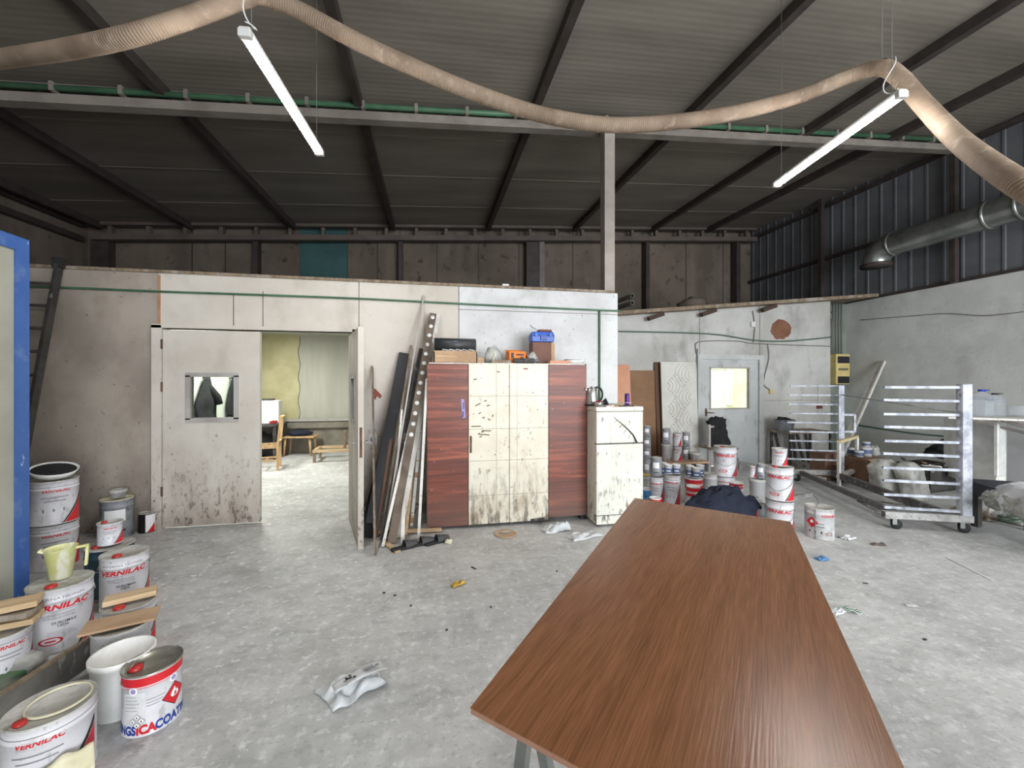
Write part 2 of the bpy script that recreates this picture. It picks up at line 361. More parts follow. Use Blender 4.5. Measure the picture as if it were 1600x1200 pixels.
def roofmat():    # grey sheet with fine ribs running across
    m = mat('ribbed_roof_sheet', (132, 128, 120), (114, 110, 104), sc=.5, rough=.6)
    N, L = m.node_tree.nodes, m.node_tree.links
    p = N['Principled BSDF']
    g = N.new('ShaderNodeNewGeometry')
    sp = N.new('ShaderNodeSeparateXYZ'); L.new(g.outputs['Position'], sp.inputs[0])
    mu = N.new('ShaderNodeMath'); mu.operation = 'MULTIPLY'; mu.inputs[1].default_value = 2*pi/.075; L.new(sp.outputs[1], mu.inputs[0])
    si = N.new('ShaderNodeMath'); si.operation = 'SINE'; L.new(mu.outputs[0], si.inputs[0])
    bp = N.new('ShaderNodeBump'); bp.inputs['Strength'].default_value = .35; bp.inputs['Distance'].default_value = .0012
    L.new(si.outputs[0], bp.inputs['Height']); L.new(bp.outputs[0], p.inputs['Normal'])
    n = N.new('ShaderNodeTexNoise'); n.inputs['Scale'].default_value = .8; n.inputs['Detail'].default_value = 6
    mp = N.new('ShaderNodeMapping'); mp.inputs['Scale'].default_value = (.6, 3, 1); L.new(g.outputs['Position'], mp.inputs[0]); L.new(mp.outputs[0], n.inputs[0])
    r = N.new('ShaderNodeValToRGB'); e = r.color_ramp.elements; e[0].position = .35; e[0].color = rgb(114, 108, 99); e[1].position = .65; e[1].color = rgb(134, 127, 117)
    L.new(n.outputs['Fac'], r.inputs['Fac']); L.new(r.outputs[0], p.inputs['Base Color']); return m
M_roof = roofmat()
M_corr = mat('corrugated_sheet', (104, 106, 110), (90, 92, 96), sc=1.5, rough=.6, world=True)
# ================================================================ camera
cd = bpy.data.cameras.new('camera'); cam = bpy.data.objects.new('camera', cd); COL.objects.link(cam)
cd.sensor_width = 36; cd.lens = F/1600*36; cd.shift_y = -(600-HY)/1600; cd.clip_start = .05
cam.location = (0, 0, H); cam.rotation_euler = (pi/2, 0, -A); SC.camera = cam

def struct(name, b, m=None, parent=None, **k):
    o = b.build(name, m, parent, **k)
    if not parent: o['kind'] = 'structure'
    return o
# ================================================================ shell
XL, XR, YF, YB, YP, YK = -6.9, 8.57, -7.0, 9.8, 4.925, 6.6
struct('floor', B().b2((XL-.2, YF-.2, -.1), (XR+.2, YB+.2, 0)), M_floor)
b = B()
zc = [Vector((x, y, roofz(x, y))) for x, y in ((XL-.2, YF-.2), (XR+.2, YF-.2), (XR+.2, YB+.2), (XL-.2, YB+.2))]
b.faces(zc+[v+Vector((0, 0, .08)) for v in zc], [(0,3,2,1),(4,5,6,7),(0,1,5,4),(1,2,6,5),(2,3,7,6),(3,0,4,7)])
struct('ceiling', b, M_roof)
# sheet overlaps across the roof
b = B()
for y in (5.9, 7.1, 8.4): b.bar((XL, y, roofz(XL, y)-.002), (XR, y, roofz(XR, y)-.002), .03, .01)
struct('trim_1', b, M_roof)
# purlins, each one its own beam
for i, x in enumerate((-6.5, -4.9, -2.93, -.87, 1.27, 3.39, 5.47, 7.05)):
    y0 = -3.0 if i % 2 else -2.9
    o = B().bar((x, YF, roofz(x, YF)-.06), (x, YB-.3, roofz(x, YB-.3)-.06), .09, .12).build('roof_beam', M_steel_dk)
    props(o, ['dark roof beam beside the far left wall', 'dark roof beam crossing above the blue steel frame', 'dark roof beam passing over the closed door leaf', 'dark roof beam behind the lamp over the doorway',
              'dark roof beam running above the red-brown cupboard', 'dark roof beam meeting the pale post in the middle of the hall', 'dark roof beam above the carved white board', 'dark roof beam next to the corrugated wall'][i], 'roof beam', 'dark beams under the roof')
# walls
struct('wall_back', B().b2((XL-.2, YB, 0), (XR+.2, YB+.15, 5.9)), M_upper)
b = B()
for k, px in enumerate((300, 352, 400, 543, 590, 625, 683, 748, 811, 895, 960, 1072, 1130)):
    p = onY(px, 420, YB-.01); b.b2((p.x-.008, YB-.012, 2.6), (p.x+.008, YB, 5.6))
struct('trim_2', b, M_steel_dk)
p, q = onY(469, 0, YB), onY(543, 0, YB)
struct('trim_3', B().b2((p.x, YB-.02, 2.6), (q.x, YB, 5.0)), M_teal)
for i, (px, w) in enumerate(((158, .3), (400, .1), (626, .1), (832, .32), (1011, .1), (1152, .12))):
    p = onY(px, 0, YB-.2); m = M_steel_dk
    o = B().b2((p.x-w/2, YB-.25, 0), (p.x+w/2, YB-.05, roofz(p.x, YB)-.3)).build('steel_column', m)
    if i == 3:
        B().b2((p.x+w/2, YB-.27, 0), (p.x+w/2+.12, YB-.05, roofz(p.x, YB)-.3)).build('column_flange', M_steel_md, o)
    props(o, ['wide dark steel column in the far back corner', 'thin dark upright on the back wall left of the teal panel', 'thin dark upright on the back wall right of the teal panel',
              'wide dark steel column with a paler flange on the back wall', 'thin dark upright on the back wall behind the pale post', 'dark steel column in the back corner against the corrugated wall'][i], 'column', 'uprights of the back wall')
# eave truss
def truss(name, Y, xa, xb, depth, step, m, label, wv=.07):
    t = thing(name, label, 'beam', (0, 0, 0))
    B().bar((xa, Y, roofz(xa, Y)-.03), (xb, Y, roofz(xb, Y)-.03), .12, .06).build('top_chord', m, t)
    B().bar((xa, Y, roofz(xa, Y)-depth), (xb, Y, roofz(xb, Y)-depth), .14, .11).build('bottom_chord', m, t)
    x = xa+.3
    while x < xb:
        B().b2((x-wv/2, Y-.05, roofz(x, Y)-depth+.055), (x+wv/2, Y+.05, roofz(x, Y)-.08)).build('web_plate', m, t); x += step
    return t
truss('eave_truss', YB-.3, XL+.3, XR-.05, .30, .66, mat('brown_grey_steel', (100, 88, 82), (86, 76, 70), sc=3, rough=.6), 'brown-grey ladder beam with slots along the top of the back wall')
# left wall and its truss
struct('wall_left', B().b2((XL-.15, YF, 0), (XL, YB, 5)), M_upper)
t = thing('side_truss', 'dark ladder beam along the top of the far left wall', 'beam')
B().bar((XL+.1, YF, roofz(XL, YF)-.05), (XL+.1, YB-.3, roofz(XL, YB)-.05), .1, .08).build('top_chord', M_steel_dk, t)
B().bar((XL+.1, YF, roofz(XL, YF)-.33), (XL+.1, YB-.3, roofz(XL, YB)-.33), .1, .1).build('bottom_chord', M_steel_dk, t)
# right wall: masonry below, corrugated sheet above
struct('wall_right', B().b2((XR, YF, 0), (XR+.2, YB, 3.22)), M_mason)
b = B(); pts = []; y = YF; 
while y < YB:
    pts += [(y, 0), (y+.17, 0), (y+.185, -.012), (y+.215, -.012), (y+.23, 0)]; y += .25
vs = []
for y, dx in pts: vs += [Vector((XR+.05+dx, y, 3.2)), Vector((XR+.05+dx, y, roofz(XR, y)+.02))]
b.faces(vs, [(2*i, 2*i+2, 2*i+3, 2*i+1) for i in range(len(pts)-1)])
struct('wall_upper_right', b, M_corr)
b = B()
b.b2((XR-.02, YF, 3.2), (XR+.06, YB, 3.25))
struct('trim_4', b, M_steel_dk)
for i, (py0, nm) in enumerate(((379, 'lower'), (262, 'upper'))):
    p = onX(1367, 379, XR-.04) if i == 0 else onX(1411, 267, XR-.04)
    o = B().bar((XR-.01, YF, p.z), (XR-.01, YB, p.z), .06, .07).build('wall_rail', M_steel_dk)
    props(o, '%s of two dark rails running along the corrugated wall' % nm, 'rail', 'rails of the corrugated wall')
for i, px in enumerate((1283, 1490)):
    p = onX(px, 400, XR-.08)
    o = B().b2((XR-.12, p.y-.04, 3.2), (XR-.03, p.y+.04, roofz(XR, p.y))).build('wall_post', M_steel_dk)
    props(o, ['dark upright on the corrugated wall nearer the back corner', 'dark upright on the corrugated wall behind the silver duct'][i], 'post', 'uprights of the corrugated wall')
# front wall with the big open gate behind the photographer
b = B(); b.b2((XL-.2, YF-.2, 0), (1.2, YF, 5)); b.b2((7.4, YF-.2, 0), (XR+.2, YF, 5.4)); b.b2((1.2, YF-.2, 4.1), (7.4, YF, 5.4))
struct('wall_front', b, M_mason)
# partition with the doorway
XE = 2.354; T = 2.70; X0, X1, DT = -2.80, -.90, 2.12
pl = onY(248, 0, YP).x; pr_ = onY(717, 0, YP).x
b = B()
b.b2((XL, YP, 0), (pl, YP+.1, T), M_partl)
b.b2((pl, YP, 0), (X0, YP+.1, T), M_part)
b.b2((X0, YP, DT), (X1, YP+.1, T), M_part)
b.b2((X1, YP, 0), (pr_, YP+.1, T), M_part)
b.b2((pr_, YP, 0), (XE, YP+.1, T), M_partw)
b.b2((XE-.1, YP+.1, 0), (XE, YK+.1, T), M_partw)
struct('wall_partition', b)
struct('trim_5', B().b2((XL, YP-.02, T), (XE-.05, YP+.14, T+.03)), M_oldwood)
b = B()
for px, z0, z1 in ((717, 0, 2.7), (561, 2.13, 2.7), (365, 2.14, 2.5), (411, 2.14, 2.55)):
    x = onY(px, 0, YP).x; b.b2((x-.005, YP-.003, z0), (x+.005, YP, z1))
b.b2((pr_, YP-.003, 2.42), (XE, YP, 2.428))
struct('trim_6', b, M_steel_md)
x = onY(249, 0, YP).x
struct('trim_7', B().b2((x-.012, YP-.006, .9), (x+.012, YP, 2.68)), mat('rust_streak', (176, 142, 112), (150, 100, 62), sc=8, rough=.8, st=(1, 1, .5)))
# inner room
YR = 9.65
b = B(); b.b2((-3.7, YR, .72), (-2.88, YR+.1, 2.6), M_roomy); b.b2((-2.88, YR, .72), (XE-.1, YR+.1, 2.6), M_roomg)
b.b2((-3.7, YR-.05, 0), (XE-.1, YR+.1, .55), M_roomc)
b.b2((-3.7, YR-.12, .55), (XE-.1, YR+.1, .72), M_roomc)
struct('wall_inner_back', b)
struct('wall_inner_left', B().b2((-3.8, YP+.1, 0), (-3.7, YR+.1, 2.6)), M_roomw)
struct('ceiling_inner', B().b2((-3.8, YP+.1, 2.58), (XE-.1, YR+.2, 2.66)), M_roomg)
struct('trim_8', B().b2((-3.7, YR-.15, .70), (XE-.1, YR-.1, .755)), M_steel_lt)
# wiggly crack between the two wall colours
pts = [(-2.88+.02*sin(7*k)+.01*random.random(), YR-.005, .75+k*.06) for k in range(31)]
struct('trim_9', B().tube(pts, .008, 5), M_roomc)
# lean-to room
KX = 7.6
def leantop(x): return 2.70+(x-3.18)*.098
b = B()
wx = [(XE, 0), (KX, 0), (KX, leantop(KX)), (XE, leantop(XE))]
def kv(x, y, z): return Vector((x, y, z))
D0, D1, DH = onY(1093, 0, YK).x, onY(1188, 0, YK).x, 2.0
def slab(b, x0, x1, z0a, z1f, m=None):
    y0, y1 = YK, YK+.1
    vs = [kv(x0, y0, z0a), kv(x1, y0, z0a), kv(x1, y0, z1f(x1)), kv(x0, y0, z1f(x0))]; vs += [v+Vector((0, .1, 0)) for v in vs]
    b.faces(vs, [(0,1,2,3),(7,6,5,4),(0,4,5,1),(1,5,6,2),(2,6,7,3),(3,7,4,0)], m)
slab(b, XE, D0, 0, leantop); slab(b, D1, KX, 0, leantop); slab(b, D0, D1, DH, leantop)
struct('wall_lean_to', b, M_lean)
b = B()
for px, z0, z1 in ((1093, 2.02, 2.9), (1187, 2.02, 3.0)):
    x = onY(px, 0, YK).x; b.b2((x-.006, YK-.004, z0), (x+.006, YK, z1))
b.b2((D1+.1, YK-.004, 1.2), (KX, YK, 1.206))
struct('trim_10', b, M_steel_md)
b = B()
vs = [kv(XE, YK-.22, leantop(XE)+.0), kv(XR-.1, YK-.22, leantop(XR)-.02), kv(XR-.1, YB-.3, leantop(XR)), kv(XE, YB-.3, leantop(XE))]
b.faces(vs+[v+Vector((0, 0, .06)) for v in vs], [(0,3,2,1),(4,5,6,7),(0,1,5,4),(1,2,6,5),(2,3,7,6),(3,0,4,7)])
struct('ceiling_lean_to', b, M_oldwood)
for i, px in enumerate((1018, 1099, 1192)):
    x = onY(px, 0, YK).x
    o = B().box((x, YK-.14, leantop(x)-.07), (.30, .08, .07), mrot(0, -.33, 0)).build('wall_bracket', mat('dark_timber', (70, 54, 44), rough=.8))
    props(o, ['dark timber bracket under the lean-to roof, beside the pale post', 'dark timber bracket under the lean-to roof, middle of three', 'dark timber bracket under the lean-to roof, above the grey door'][i], 'bracket', 'brackets under the lean-to roof')
b = B(); b.b2((KX-.1, YK+.1, 0), (KX, 7.1, 3.1)); b.b2((KX-.1, 7.09, 0), (XR, 7.2, 3.2))
struct('wall_recess', b, M_greenwall)
b = B(); b.b2((3.0, 8.6, 0), (7.4, 8.7, 2.7)); b.b2((3.0, 6.7, 0), (3.05, 8.7, 2.7)); b.b2((7.35, 6.7, 0), (7.5, 8.7, 2.7)); b.b2((3, YK+.1, 2.62), (7.4, 8.7, 2.68))
struct('wall_lean_to_inner', b, mat('lit_cream_wall', (230, 230, 214), (214, 212, 188), sc=1.5, rough=.7))
x = onY(1140, 0, 8.5).x
struct('trim_11', B().b2((x-.02, 8.55, 1.0), (x+.14, 8.6, 2.1)).b2((x-.9, 8.55, 1.86), (x, 8.6, 1.92)), M_whitewood)
# ================================================================ doors
def lever(parent, x, z, y0, side, nm='handle', m=None):
    b = B(); b.b2((x-.02, y0-.006, z-.10), (x+.02, y0+.006, z+.10))
    b.cyl((x, y0, z+.04), (x, y0+side*.055, z+.04), .009, 10); b.cyl((x, y0+side*.05, z+.04), (x-.10, y0+side*.05, z+.04), .009, 10)
    return b.build(nm, m or M_galv, parent)
# closed leaf
d = B()
wl, wr, wz0, wz1 = -2.545, -2.10, 1.15, 1.62
y0, y1 = YP-.02, YP+.03
d.b2((X0+.01, y0, .02), (wl, y1, 2.1)); d.b2((wr, y0, .02), (-1.86, y1, 2.1)); d.b2((wl, y0, .02), (wr, y1, wz0)); d.b2((wl, y0, wz1), (wr, y1, 2.1))
door1 = struct('door_1', d, M_part)
b = B()
for lo, hi in (((wl-.03, wz0-.03), (wr+.03, wz0+.015)), ((wl-.03, wz1-.015), (wr+.03, wz1+.03)), ((wl-.03, wz0), (wl+.015, wz1)), ((wr-.015, wz0), (wr+.03, wz1))):
    b.b2((lo[0], y0-.012, lo[1]), (hi[0], y1+.01, hi[1]))
b.build('window_frame', M_steel_lt, door1)
B().b2((wl, YP, wz0), (wr, YP+.006, wz1)).build('glass_pane', M_glass, door1)
for z in (1.95, 1.5, .4): B().cyl((X0+.005, y0-.008, z-.05), (X0+.005, y0-.008, z+.05), .01, 8).build('hinge', M_rust, door1)
# doorway frame
b = B(); b.b2((X0-.09, YP-.03, 0), (X0, YP+.12, DT+.03)); b.b2((X1, YP-.03, 0), (X1+.06, YP+.12, DT+.03)); b.b2((X0-.09, YP-.03, DT), (X1+.06, YP+.12, DT+.04))
struct('trim_12', b, M_part)
# open leaf (local: hinge at origin, leaf along +X)
door2 = bpy.data.objects.new('door_2', None); COL.objects.link(door2); door2['kind'] = 'structure'
door2.location = (X1-.01, YP-.05, 0); door2.rotation_euler = (0, 0, math.atan2(-1.10, .31))
lw = .94
b = B(); a0, a1 = .28, .68
b.b2((0, -.025, .0), (a0, .025, 2.06)); b.b2((a1, -.025, .0), (lw, .025, 2.06)); b.b2((a0, -.025, .0), (a1, .025, 1.15)); b.b2((a0, -.025, 1.60), (a1, .025, 2.06))
b.build('door_leaf', M_part, door2)
b = B()
for lo, hi in (((a0-.03, 1.12), (a1+.03, 1.165)), ((a0-.03, 1.585), (a1+.03, 1.63)), ((a0-.03, 1.15), (a0+.015, 1.6)), ((a1-.015, 1.15), (a1+.03, 1.6))):
    b.b2((lo[0], -.035, lo[1]), (hi[0], .035, hi[1]))
b.build('window_frame', M_steel_lt, door2)
B().b2((a0, -.004, 1.15), (a1, .004, 1.6)).build('glass_pane', M_glass, door2)
b = B(); b.b2((lw-.003, -.012, .85), (lw+.003, .012, 1.13)); b.build('lock_plate', M_rust, door2)
for s in (-1, 1):
    b = B(); b.cyl((lw-.06, s*.025, .98), (lw-.06, s*.075, .98), .008, 10); b.cyl((lw-.06, s*.07, .98), (lw-.16, s*.07, .98), .008, 10); b.b2((lw-.08, s*.025-.003*s, .85), (lw-.04, s*.03, 1.05))
    b.build('door_handle', M_steel_lt, door2)
# lean-to door with lit pane
x0, x1 = D0, D1
z0w, z1w = onY(1140, 638, YK).z, onY(1140, 575, YK).z
g0, g1 = onY(1110, 0, YK).x, onY(1170, 0, YK).x
y0, y1 = YK+.0, YK+.05
b = B(); b.b2((x0+.05, y0, .02), (g0, y1, 1.965)); b.b2((g1, y0, .02), (x1-.05, y1, 1.965)); b.b2((g0, y0, .02), (g1, y1, z0w)); b.b2((g0, y0, z1w), (g1, y1, 1.965))
door3 = struct('door_3', b, M_door)
b = B()
for q in (((g0-.02, z0w-.02), (g1+.02, z0w+.01)), ((g0-.02, z1w-.01), (g1+.02, z1w+.02)), ((g0-.02, z0w), (g0+.01, z1w)), ((g1-.01, z0w), (g1+.02, z1w))):
    b.b2((q[0][0], y0-.01, q[0][1]), (q[1][0], y1, q[1][1]))
b.build('window_frame', M_steel_lt, door3)
B().b2((g0, y0+.02, z0w), (g1, y0+.026, z1w)).build('glass_pane', M_glass, door3)
b = B(); b.cyl((x0+.13, y0, 1.0), (x0+.13, y0-.06, 1.0), .01, 10); b.cyl((x0+.13, y0-.055, 1.0), (x0+.26, y0-.055, .99), .01, 10); b.b2((x0+.11, y0-.008, .93), (x0+.15, y0, 1.07)); b.build('door_handle', M_rust, door3)
b = B(); b.b2((x0-.05, YK-.03, 0), (x0+.045, YK+.1, 2.05)); b.b2((x1-.045, YK-.03, 0), (x1+.05, YK+.1, 2.05)); b.b2((x0+.045, YK-.03, 1.965), (x1-.045, YK+.1, 2.05))
struct('trim_13', b, M_door)
# ================================================================ structure pieces overhead
def zb(px, py): return onY(px, py, 5.2)
bp0, bp1 = zb(-20, 160), zb(1530, 241)
t = thing('cross_beam', 'pale grey roof beam crossing the whole hall above the partition', 'beam')
sl = (bp1.z-bp0.z)/(bp1.x-bp0.x)
def bz(x): return bp0.z+sl*(x-bp0.x)
B().bar((XL+.1, 5.2, bz(XL)+.05), (XR-.1, 5.2, bz(XR)+.05), .12, .10).build('bottom_chord', M_beam, t)
B().bar((XL+.1, 5.25, roofz(XL, 5.2)-.03), (XR-.1, 5.25, roofz(XR, 5.2)-.03), .08, .06).build('top_chord', M_steel_md, t)
x = XL+.3
while x < XR-.1:
    B().b2((x-.03, 5.22, bz(x)+.1), (x+.03, 5.28, roofz(x, 5.2)-.03)).build('web_plate', M_steel_md, t); x += .62
t = thing('green_pipe', 'dusty green pipe clipped along the top of the pale roof beam', 'pipe')
B().cyl((XL+.1, 5.13, bz(XL)+.15), (XR-.1, 5.13, bz(XR)+.15), .032, 12).build('pipe', M_green, t)
x = XL+.5
while x < XR-.2:
    B().b2((x-.02, 5.09, bz(x)+.10), (x+.02, 5.17, bz(x)+.195)).build('pipe_clip', M_steel_md, t); x += .62
p = onY(962, 0, 5.2)
t = thing('steel_post', 'pale square steel post rising from the partition corner to the roof beam', 'post', (XE-.07, 5.08, T))
hgt = bz(2.4)-T
B().b2((-.07, -.07, 0), (.07, .07, hgt)).build('post', M_post, t)
B().b2((-.085, -.085, hgt-.02), (.085, .085, hgt)).build('cap_plate', M_steel_md, t)
# suspended LED tubes
def lamp(px0, py0, px1, py1, k, label):
    a = at(px0, py0, k*F/(HY-py0)); c = at(px1, py1, k*F/(HY-py1))
    z = H+k; mid = (a+c)/2; L = (c-a).length; ang = math.atan2(c.y-a.y, c.x-a.x)
    t = thing('ceiling_lamp', label, 'lamp', (mid.x, mid.y, z), ang, 'hanging strip lamps')
    B().b2((-L/2, -.03, -.012), (L/2, .03, .022)).build('lamp_body', M_lamp_case, t, bevel=.008)
    b = B(); n = 8; pr = [( .032*cos(pi*i/n), -.012-.024*sin(pi*i/n)) for i in range(n+1)]
    vs = [kv(s*(L/2-.035), y, zz) for s in (-1, 1) for y, zz in pr]
    b.faces(vs, [(i, i+1, n+2+i, n+1+i) for i in range(n)]+[tuple(range(n+1)), tuple(range(2*n+1, n, -1))])
    b.build('diffuser', M_led, t)
    for s in (-1, 1):
        B().box((s*(L/2-.015), 0, -.012), (.036, .068, .045)).build('end_cap', M_lamp_case, t, bevel=.006)
        wx = s*(L/2-.08); w = Vector((mid.x+wx*cos(ang), mid.y+wx*sin(ang), 0))
        B().cyl((wx, 0, .02), (wx, 0, roofz(w.x, w.y)-z-.005), .0022, 6).build('hanging_wire', M_cable, t)
    return t
l1 = lamp(500, 238, 381, 46, 1.9, 'lit strip lamp hanging over the doorway side of the hall')
l2 = lamp(1212, 288, 1412, 143, 1.9, 'lit strip lamp hanging towards the corrugated wall')
for l, sx in ((l1, -1), (l2, 1)):   # loose curl of cable at the near end
    pts = []
    Lh = .55
    e = 1 if l is l1 else 1
    for k in range(30):
        a = k/29*2.4*pi; pts.append((Lh*e-.02+.05*cos(a)*(1-k/60), .03*sin(a), .05+.25*(k/29)**2))
    B().tube(pts, .004, 6).build('cable_loop', M_lamp_case, l)
# unseen lamps, added to brighten the floor and the grey wall
for i, (x, y) in enumerate(((-1.6, -2.2), (2.9, -2.2), (6.7, 1.0), (6.7, -1.6))):
    t = thing('ceiling_lamp', 'unseen strip lamp added for brightness, ' + ['doorway side', 'corrugated wall side', 'beside the grey wall', 'beside the grey wall farther back'][i], 'lamp', (x, y, 3.45), pi/2, 'hanging strip lamps')
    B().b2((-.6, -.03, -.012), (.6, .03, .022)).build('lamp_body', M_lamp_case, t)
    B().b2((-.57, -.026, -.035), (.57, .026, -.0125)).build('diffuser', M_led, t)
    for s in (-.5, .5): B().cyl((s, 0, .02), (s, 0, roofz(x, y)-3.45-.07), .0022, 6).build('hanging_wire', M_cable, t)
# ribbed hose
hp = [(-90, 112, 3.1), (0, 93, 2.9), (100, 78, 2.62), (200, 57, 2.5), (300, 26, 2.6), (380, -3, 2.72), (410, -6, 2.78), (470, 18, 2.88), (560, 66, 2.94), (650, 107, 2.95), (750, 148, 3.05), (850, 180, 3.15), (950, 195, 3.2), (1050, 191, 3.25),
      (1150, 176, 3.35), (1250, 150, 3.4), (1330, 118, 3.35), (1378, 106, 3.2), (1405, 121, 3.1), (1440, 160, 2.95), (1490, 212, 2.6), (1540, 252, 2.3), (1600, 292, 2.02), (1680, 335, 1.9)]
cp = [at(*h) for h in hp]
def catmull(P, n):
    out = []
    for i in range(len(P)-1):
        p0, p1, p2, p3 = P[max(i-1, 0)], P[i], P[i+1], P[min(i+2, len(P)-1)]
        for k in range(n):
            t = k/n
            out.append(.5*((2*p1)+(p2-p0)*t+(2*p0-5*p1+4*p2-p3)*t*t+(3*p1-p0-3*p2+p3)*t*t*t))
    out.append(P[-1]); return out
def resample(P, step):
    out = [P[0]]; acc = 0
    for a, b_ in zip(P, P[1:]):
        L = (b_-a).length
        while acc+L >= step:
            t = (step-acc)/L; a = a.lerp(b_, t); L = (b_-a).length; out.append(a.copy()); acc = 0
        acc += L
    return out
path = resample(catmull(cp, 24), .0042)
t = thing('extraction_hose', 'dusty brown ribbed hose slung in loops under the roof', 'hose')
B().tube(path, .056, 18, rf=lambda i: .054+(.003 if i % 4 in (1, 2) else 0)).build('ribbed_tube', M_hose, t)
for pk in (cp[5], cp[17]):
    B().lathe([(.059, -.012), (.063, 0), (.059, .012)], pk, 20, rot=mrot(0, pi/2, 0)).build('sling_strap', M_cable, t)
    top = roofz(pk.x, pk.y)
    B().cyl((pk.x, pk.y, pk.z+.07), (pk.x, pk.y, top-.005), .003, 6).build('hanging_wire', M_cable, t)
# silver duct
dX = 7.95
pa, pb = onX(1395, 378, dX), onX(1640, 312, dX); pz = (pa.z+pb.z)/2
t = thing('air_duct', 'silver round duct running along the corrugated wall, elbow turned down', 'duct')
r = .20; ya = pa.y
B().cyl((dX, ya, pz), (dX, -2, pz), r, 28, caps=False).build('duct_pipe', M_galv, t)
el = [Vector((dX, ya-.0+ .28*sin(a), pz-.28+.28*cos(a))) for a in [pi/2*i/10 for i in range(11)]]
B().tube(el, r, 28, caps=False).build('elbow', M_galv, t)
B().tube([el[-1], el[-1]-Vector((0, 0, .05))], r+.03, 28).build('flange', M_steel_dk, t)
for y in (ya-.02, ya-1.28, ya-1.62): B().cyl((dX, y-.02, pz), (dX, y+.02, pz), r+.014, 28).build('duct_collar', M_galv, t)
for y in (ya-.5, ya-2.2): B().bar((dX+r-.01, y, pz), (XR-.0, y, pz), .04, .04).build('wall_bracket', M_steel_dk, t)
# green conduit on the partition
def wallY(px, py, Y, off=.02):
    p = onY(px, py, Y); p.y = Y-off; return p
def cable(name, label, cat, pts, r, m, Y=None, group=None, n=8):
    P = [wallY(a, c, Y) if Y else Vector(a) for a, c in pts] if Y else [Vector(p) for p in pts]
    o = B().tube(catmull(P, 8), r, n).build(name, m); return props(o, label, cat, group)
cable('green_conduit', 'thin green conduit running along the partition above the doorway', 'conduit', [(-20, 447), (100, 450), (250, 456), (400, 461), (560, 467), (700, 474), (800, 479), (935, 485), (968, 486)], .011, M_green, YP)
cable('green_conduit', 'green conduit dropping down the partition beside the kettle', 'conduit', [(936, 486), (936, 540), (936, 590), (936, 640), (936, 700)], .013, M_green, YP)
cable('green_conduit', 'grey-green conduit sagging across the lean-to wall above the door', 'conduit', [(966, 518), (1060, 520), (1120, 523), (1180, 532), (1230, 533), (1298, 527)], .013, mat('grey_green_pipe', (86, 104, 90), rough=.6), YK)
cable('wall_cable', 'thin grey cable crossing above the lean-to door frame', 'cable', [(1090, 560), (1086, 545), (1093, 534), (1150, 533), (1180, 537), (1290, 541), (1298, 541)], .007, M_cable, YK)
cable('wall_cable', 'thin grey cable hanging beside the lean-to door to a wall switch', 'cable', [(1198, 537), (1200, 560), (1193, 590), (1193, 602), (1203, 610)], .007, M_cable, YK)
cable('wall_cable', 'thin grey cable running down from the small junction box', 'cable', [(1175, 486), (1178, 510), (1176, 535)], .007, M_cable, YK)
cable('wall_cable', 'thin cable dropping along the frame edge of the lean-to door', 'cable', [(1089, 545), (1086, 590), (1087, 630), (1089, 638)], .008, M_cable, YK)
cable('wall_cable', 'thin cable hanging on the lean-to wall behind the far trolley arms', 'cable', [(1278, 600), (1278, 615), (1278, 632)], .006, M_lamp_case, YK)
for (px, py, w, h, nm, lb, c, m) in ((1175, 507, .08, .1, 'junction_box', 'small white junction box high on the lean-to wall', 'junction box', M_lamp_case),
                               (1203, 612, .07, .08, 'wall_switch', 'small cream switch on the lean-to wall beside the door', 'switch', M_elec),
                               (1279, 636, .1, .06, 'wall_socket', 'dark reddish socket on the lean-to wall behind the trolley arms', 'socket', mat('dark_red_plastic', (96, 48, 42), rough=.6))):
    p = wallY(px, py, YK, 0)
    o = B().box((p.x, YK-.02, p.z), (w, .04, h)).build(nm, m, bevel=.006); props(o, lb, c)
p = wallY(583, 686, YP, 0)
t = thing('wall_socket', 'white socket on the partition behind the leaning timber', 'socket', (p.x, YP, p.z))
B().box((0, -.012, 0), (.1, .024, .12)).build('face_plate', M_lamp_case, t, bevel=.004)
B().cyl((0, -.025, 0), (0, -.022, 0), .03, 14).build('socket_well', M_steel_lt, t)
# painted marks: red-brown smear on partition, brown round patch on lean-to wall
def flatpoly(name, pts, Y, m, off=.004):
    P = [wallY(a, c, Y, off) for a, c in pts]
    b = B(); b.faces(P, [tuple(range(len(P)))]); return b.build(name, m)
o = flatpoly('trim_14', [(584, 606), (588, 609), (597, 618), (594, 623), (589, 619), (587, 625), (584, 622)], YP, mat('red_brown_smear', (140, 78, 66), rough=.8)); o['kind'] = 'structure'
random.seed(3)
pp = [(1219+15.5*cos(a)+random.uniform(-1.6, 1.6)+(2 if cos(a) > .6 else 0), 515+15.5*sin(a)+random.uniform(-1.5, 1.5)) for a in [2*pi*i/26 for i in range(26)]]
o = flatpoly('trim_15', pp, YK, mat('exposed_brown_patch', (128, 88, 70), (112, 76, 60), sc=6, rough=.85)); o['kind'] = 'structure'
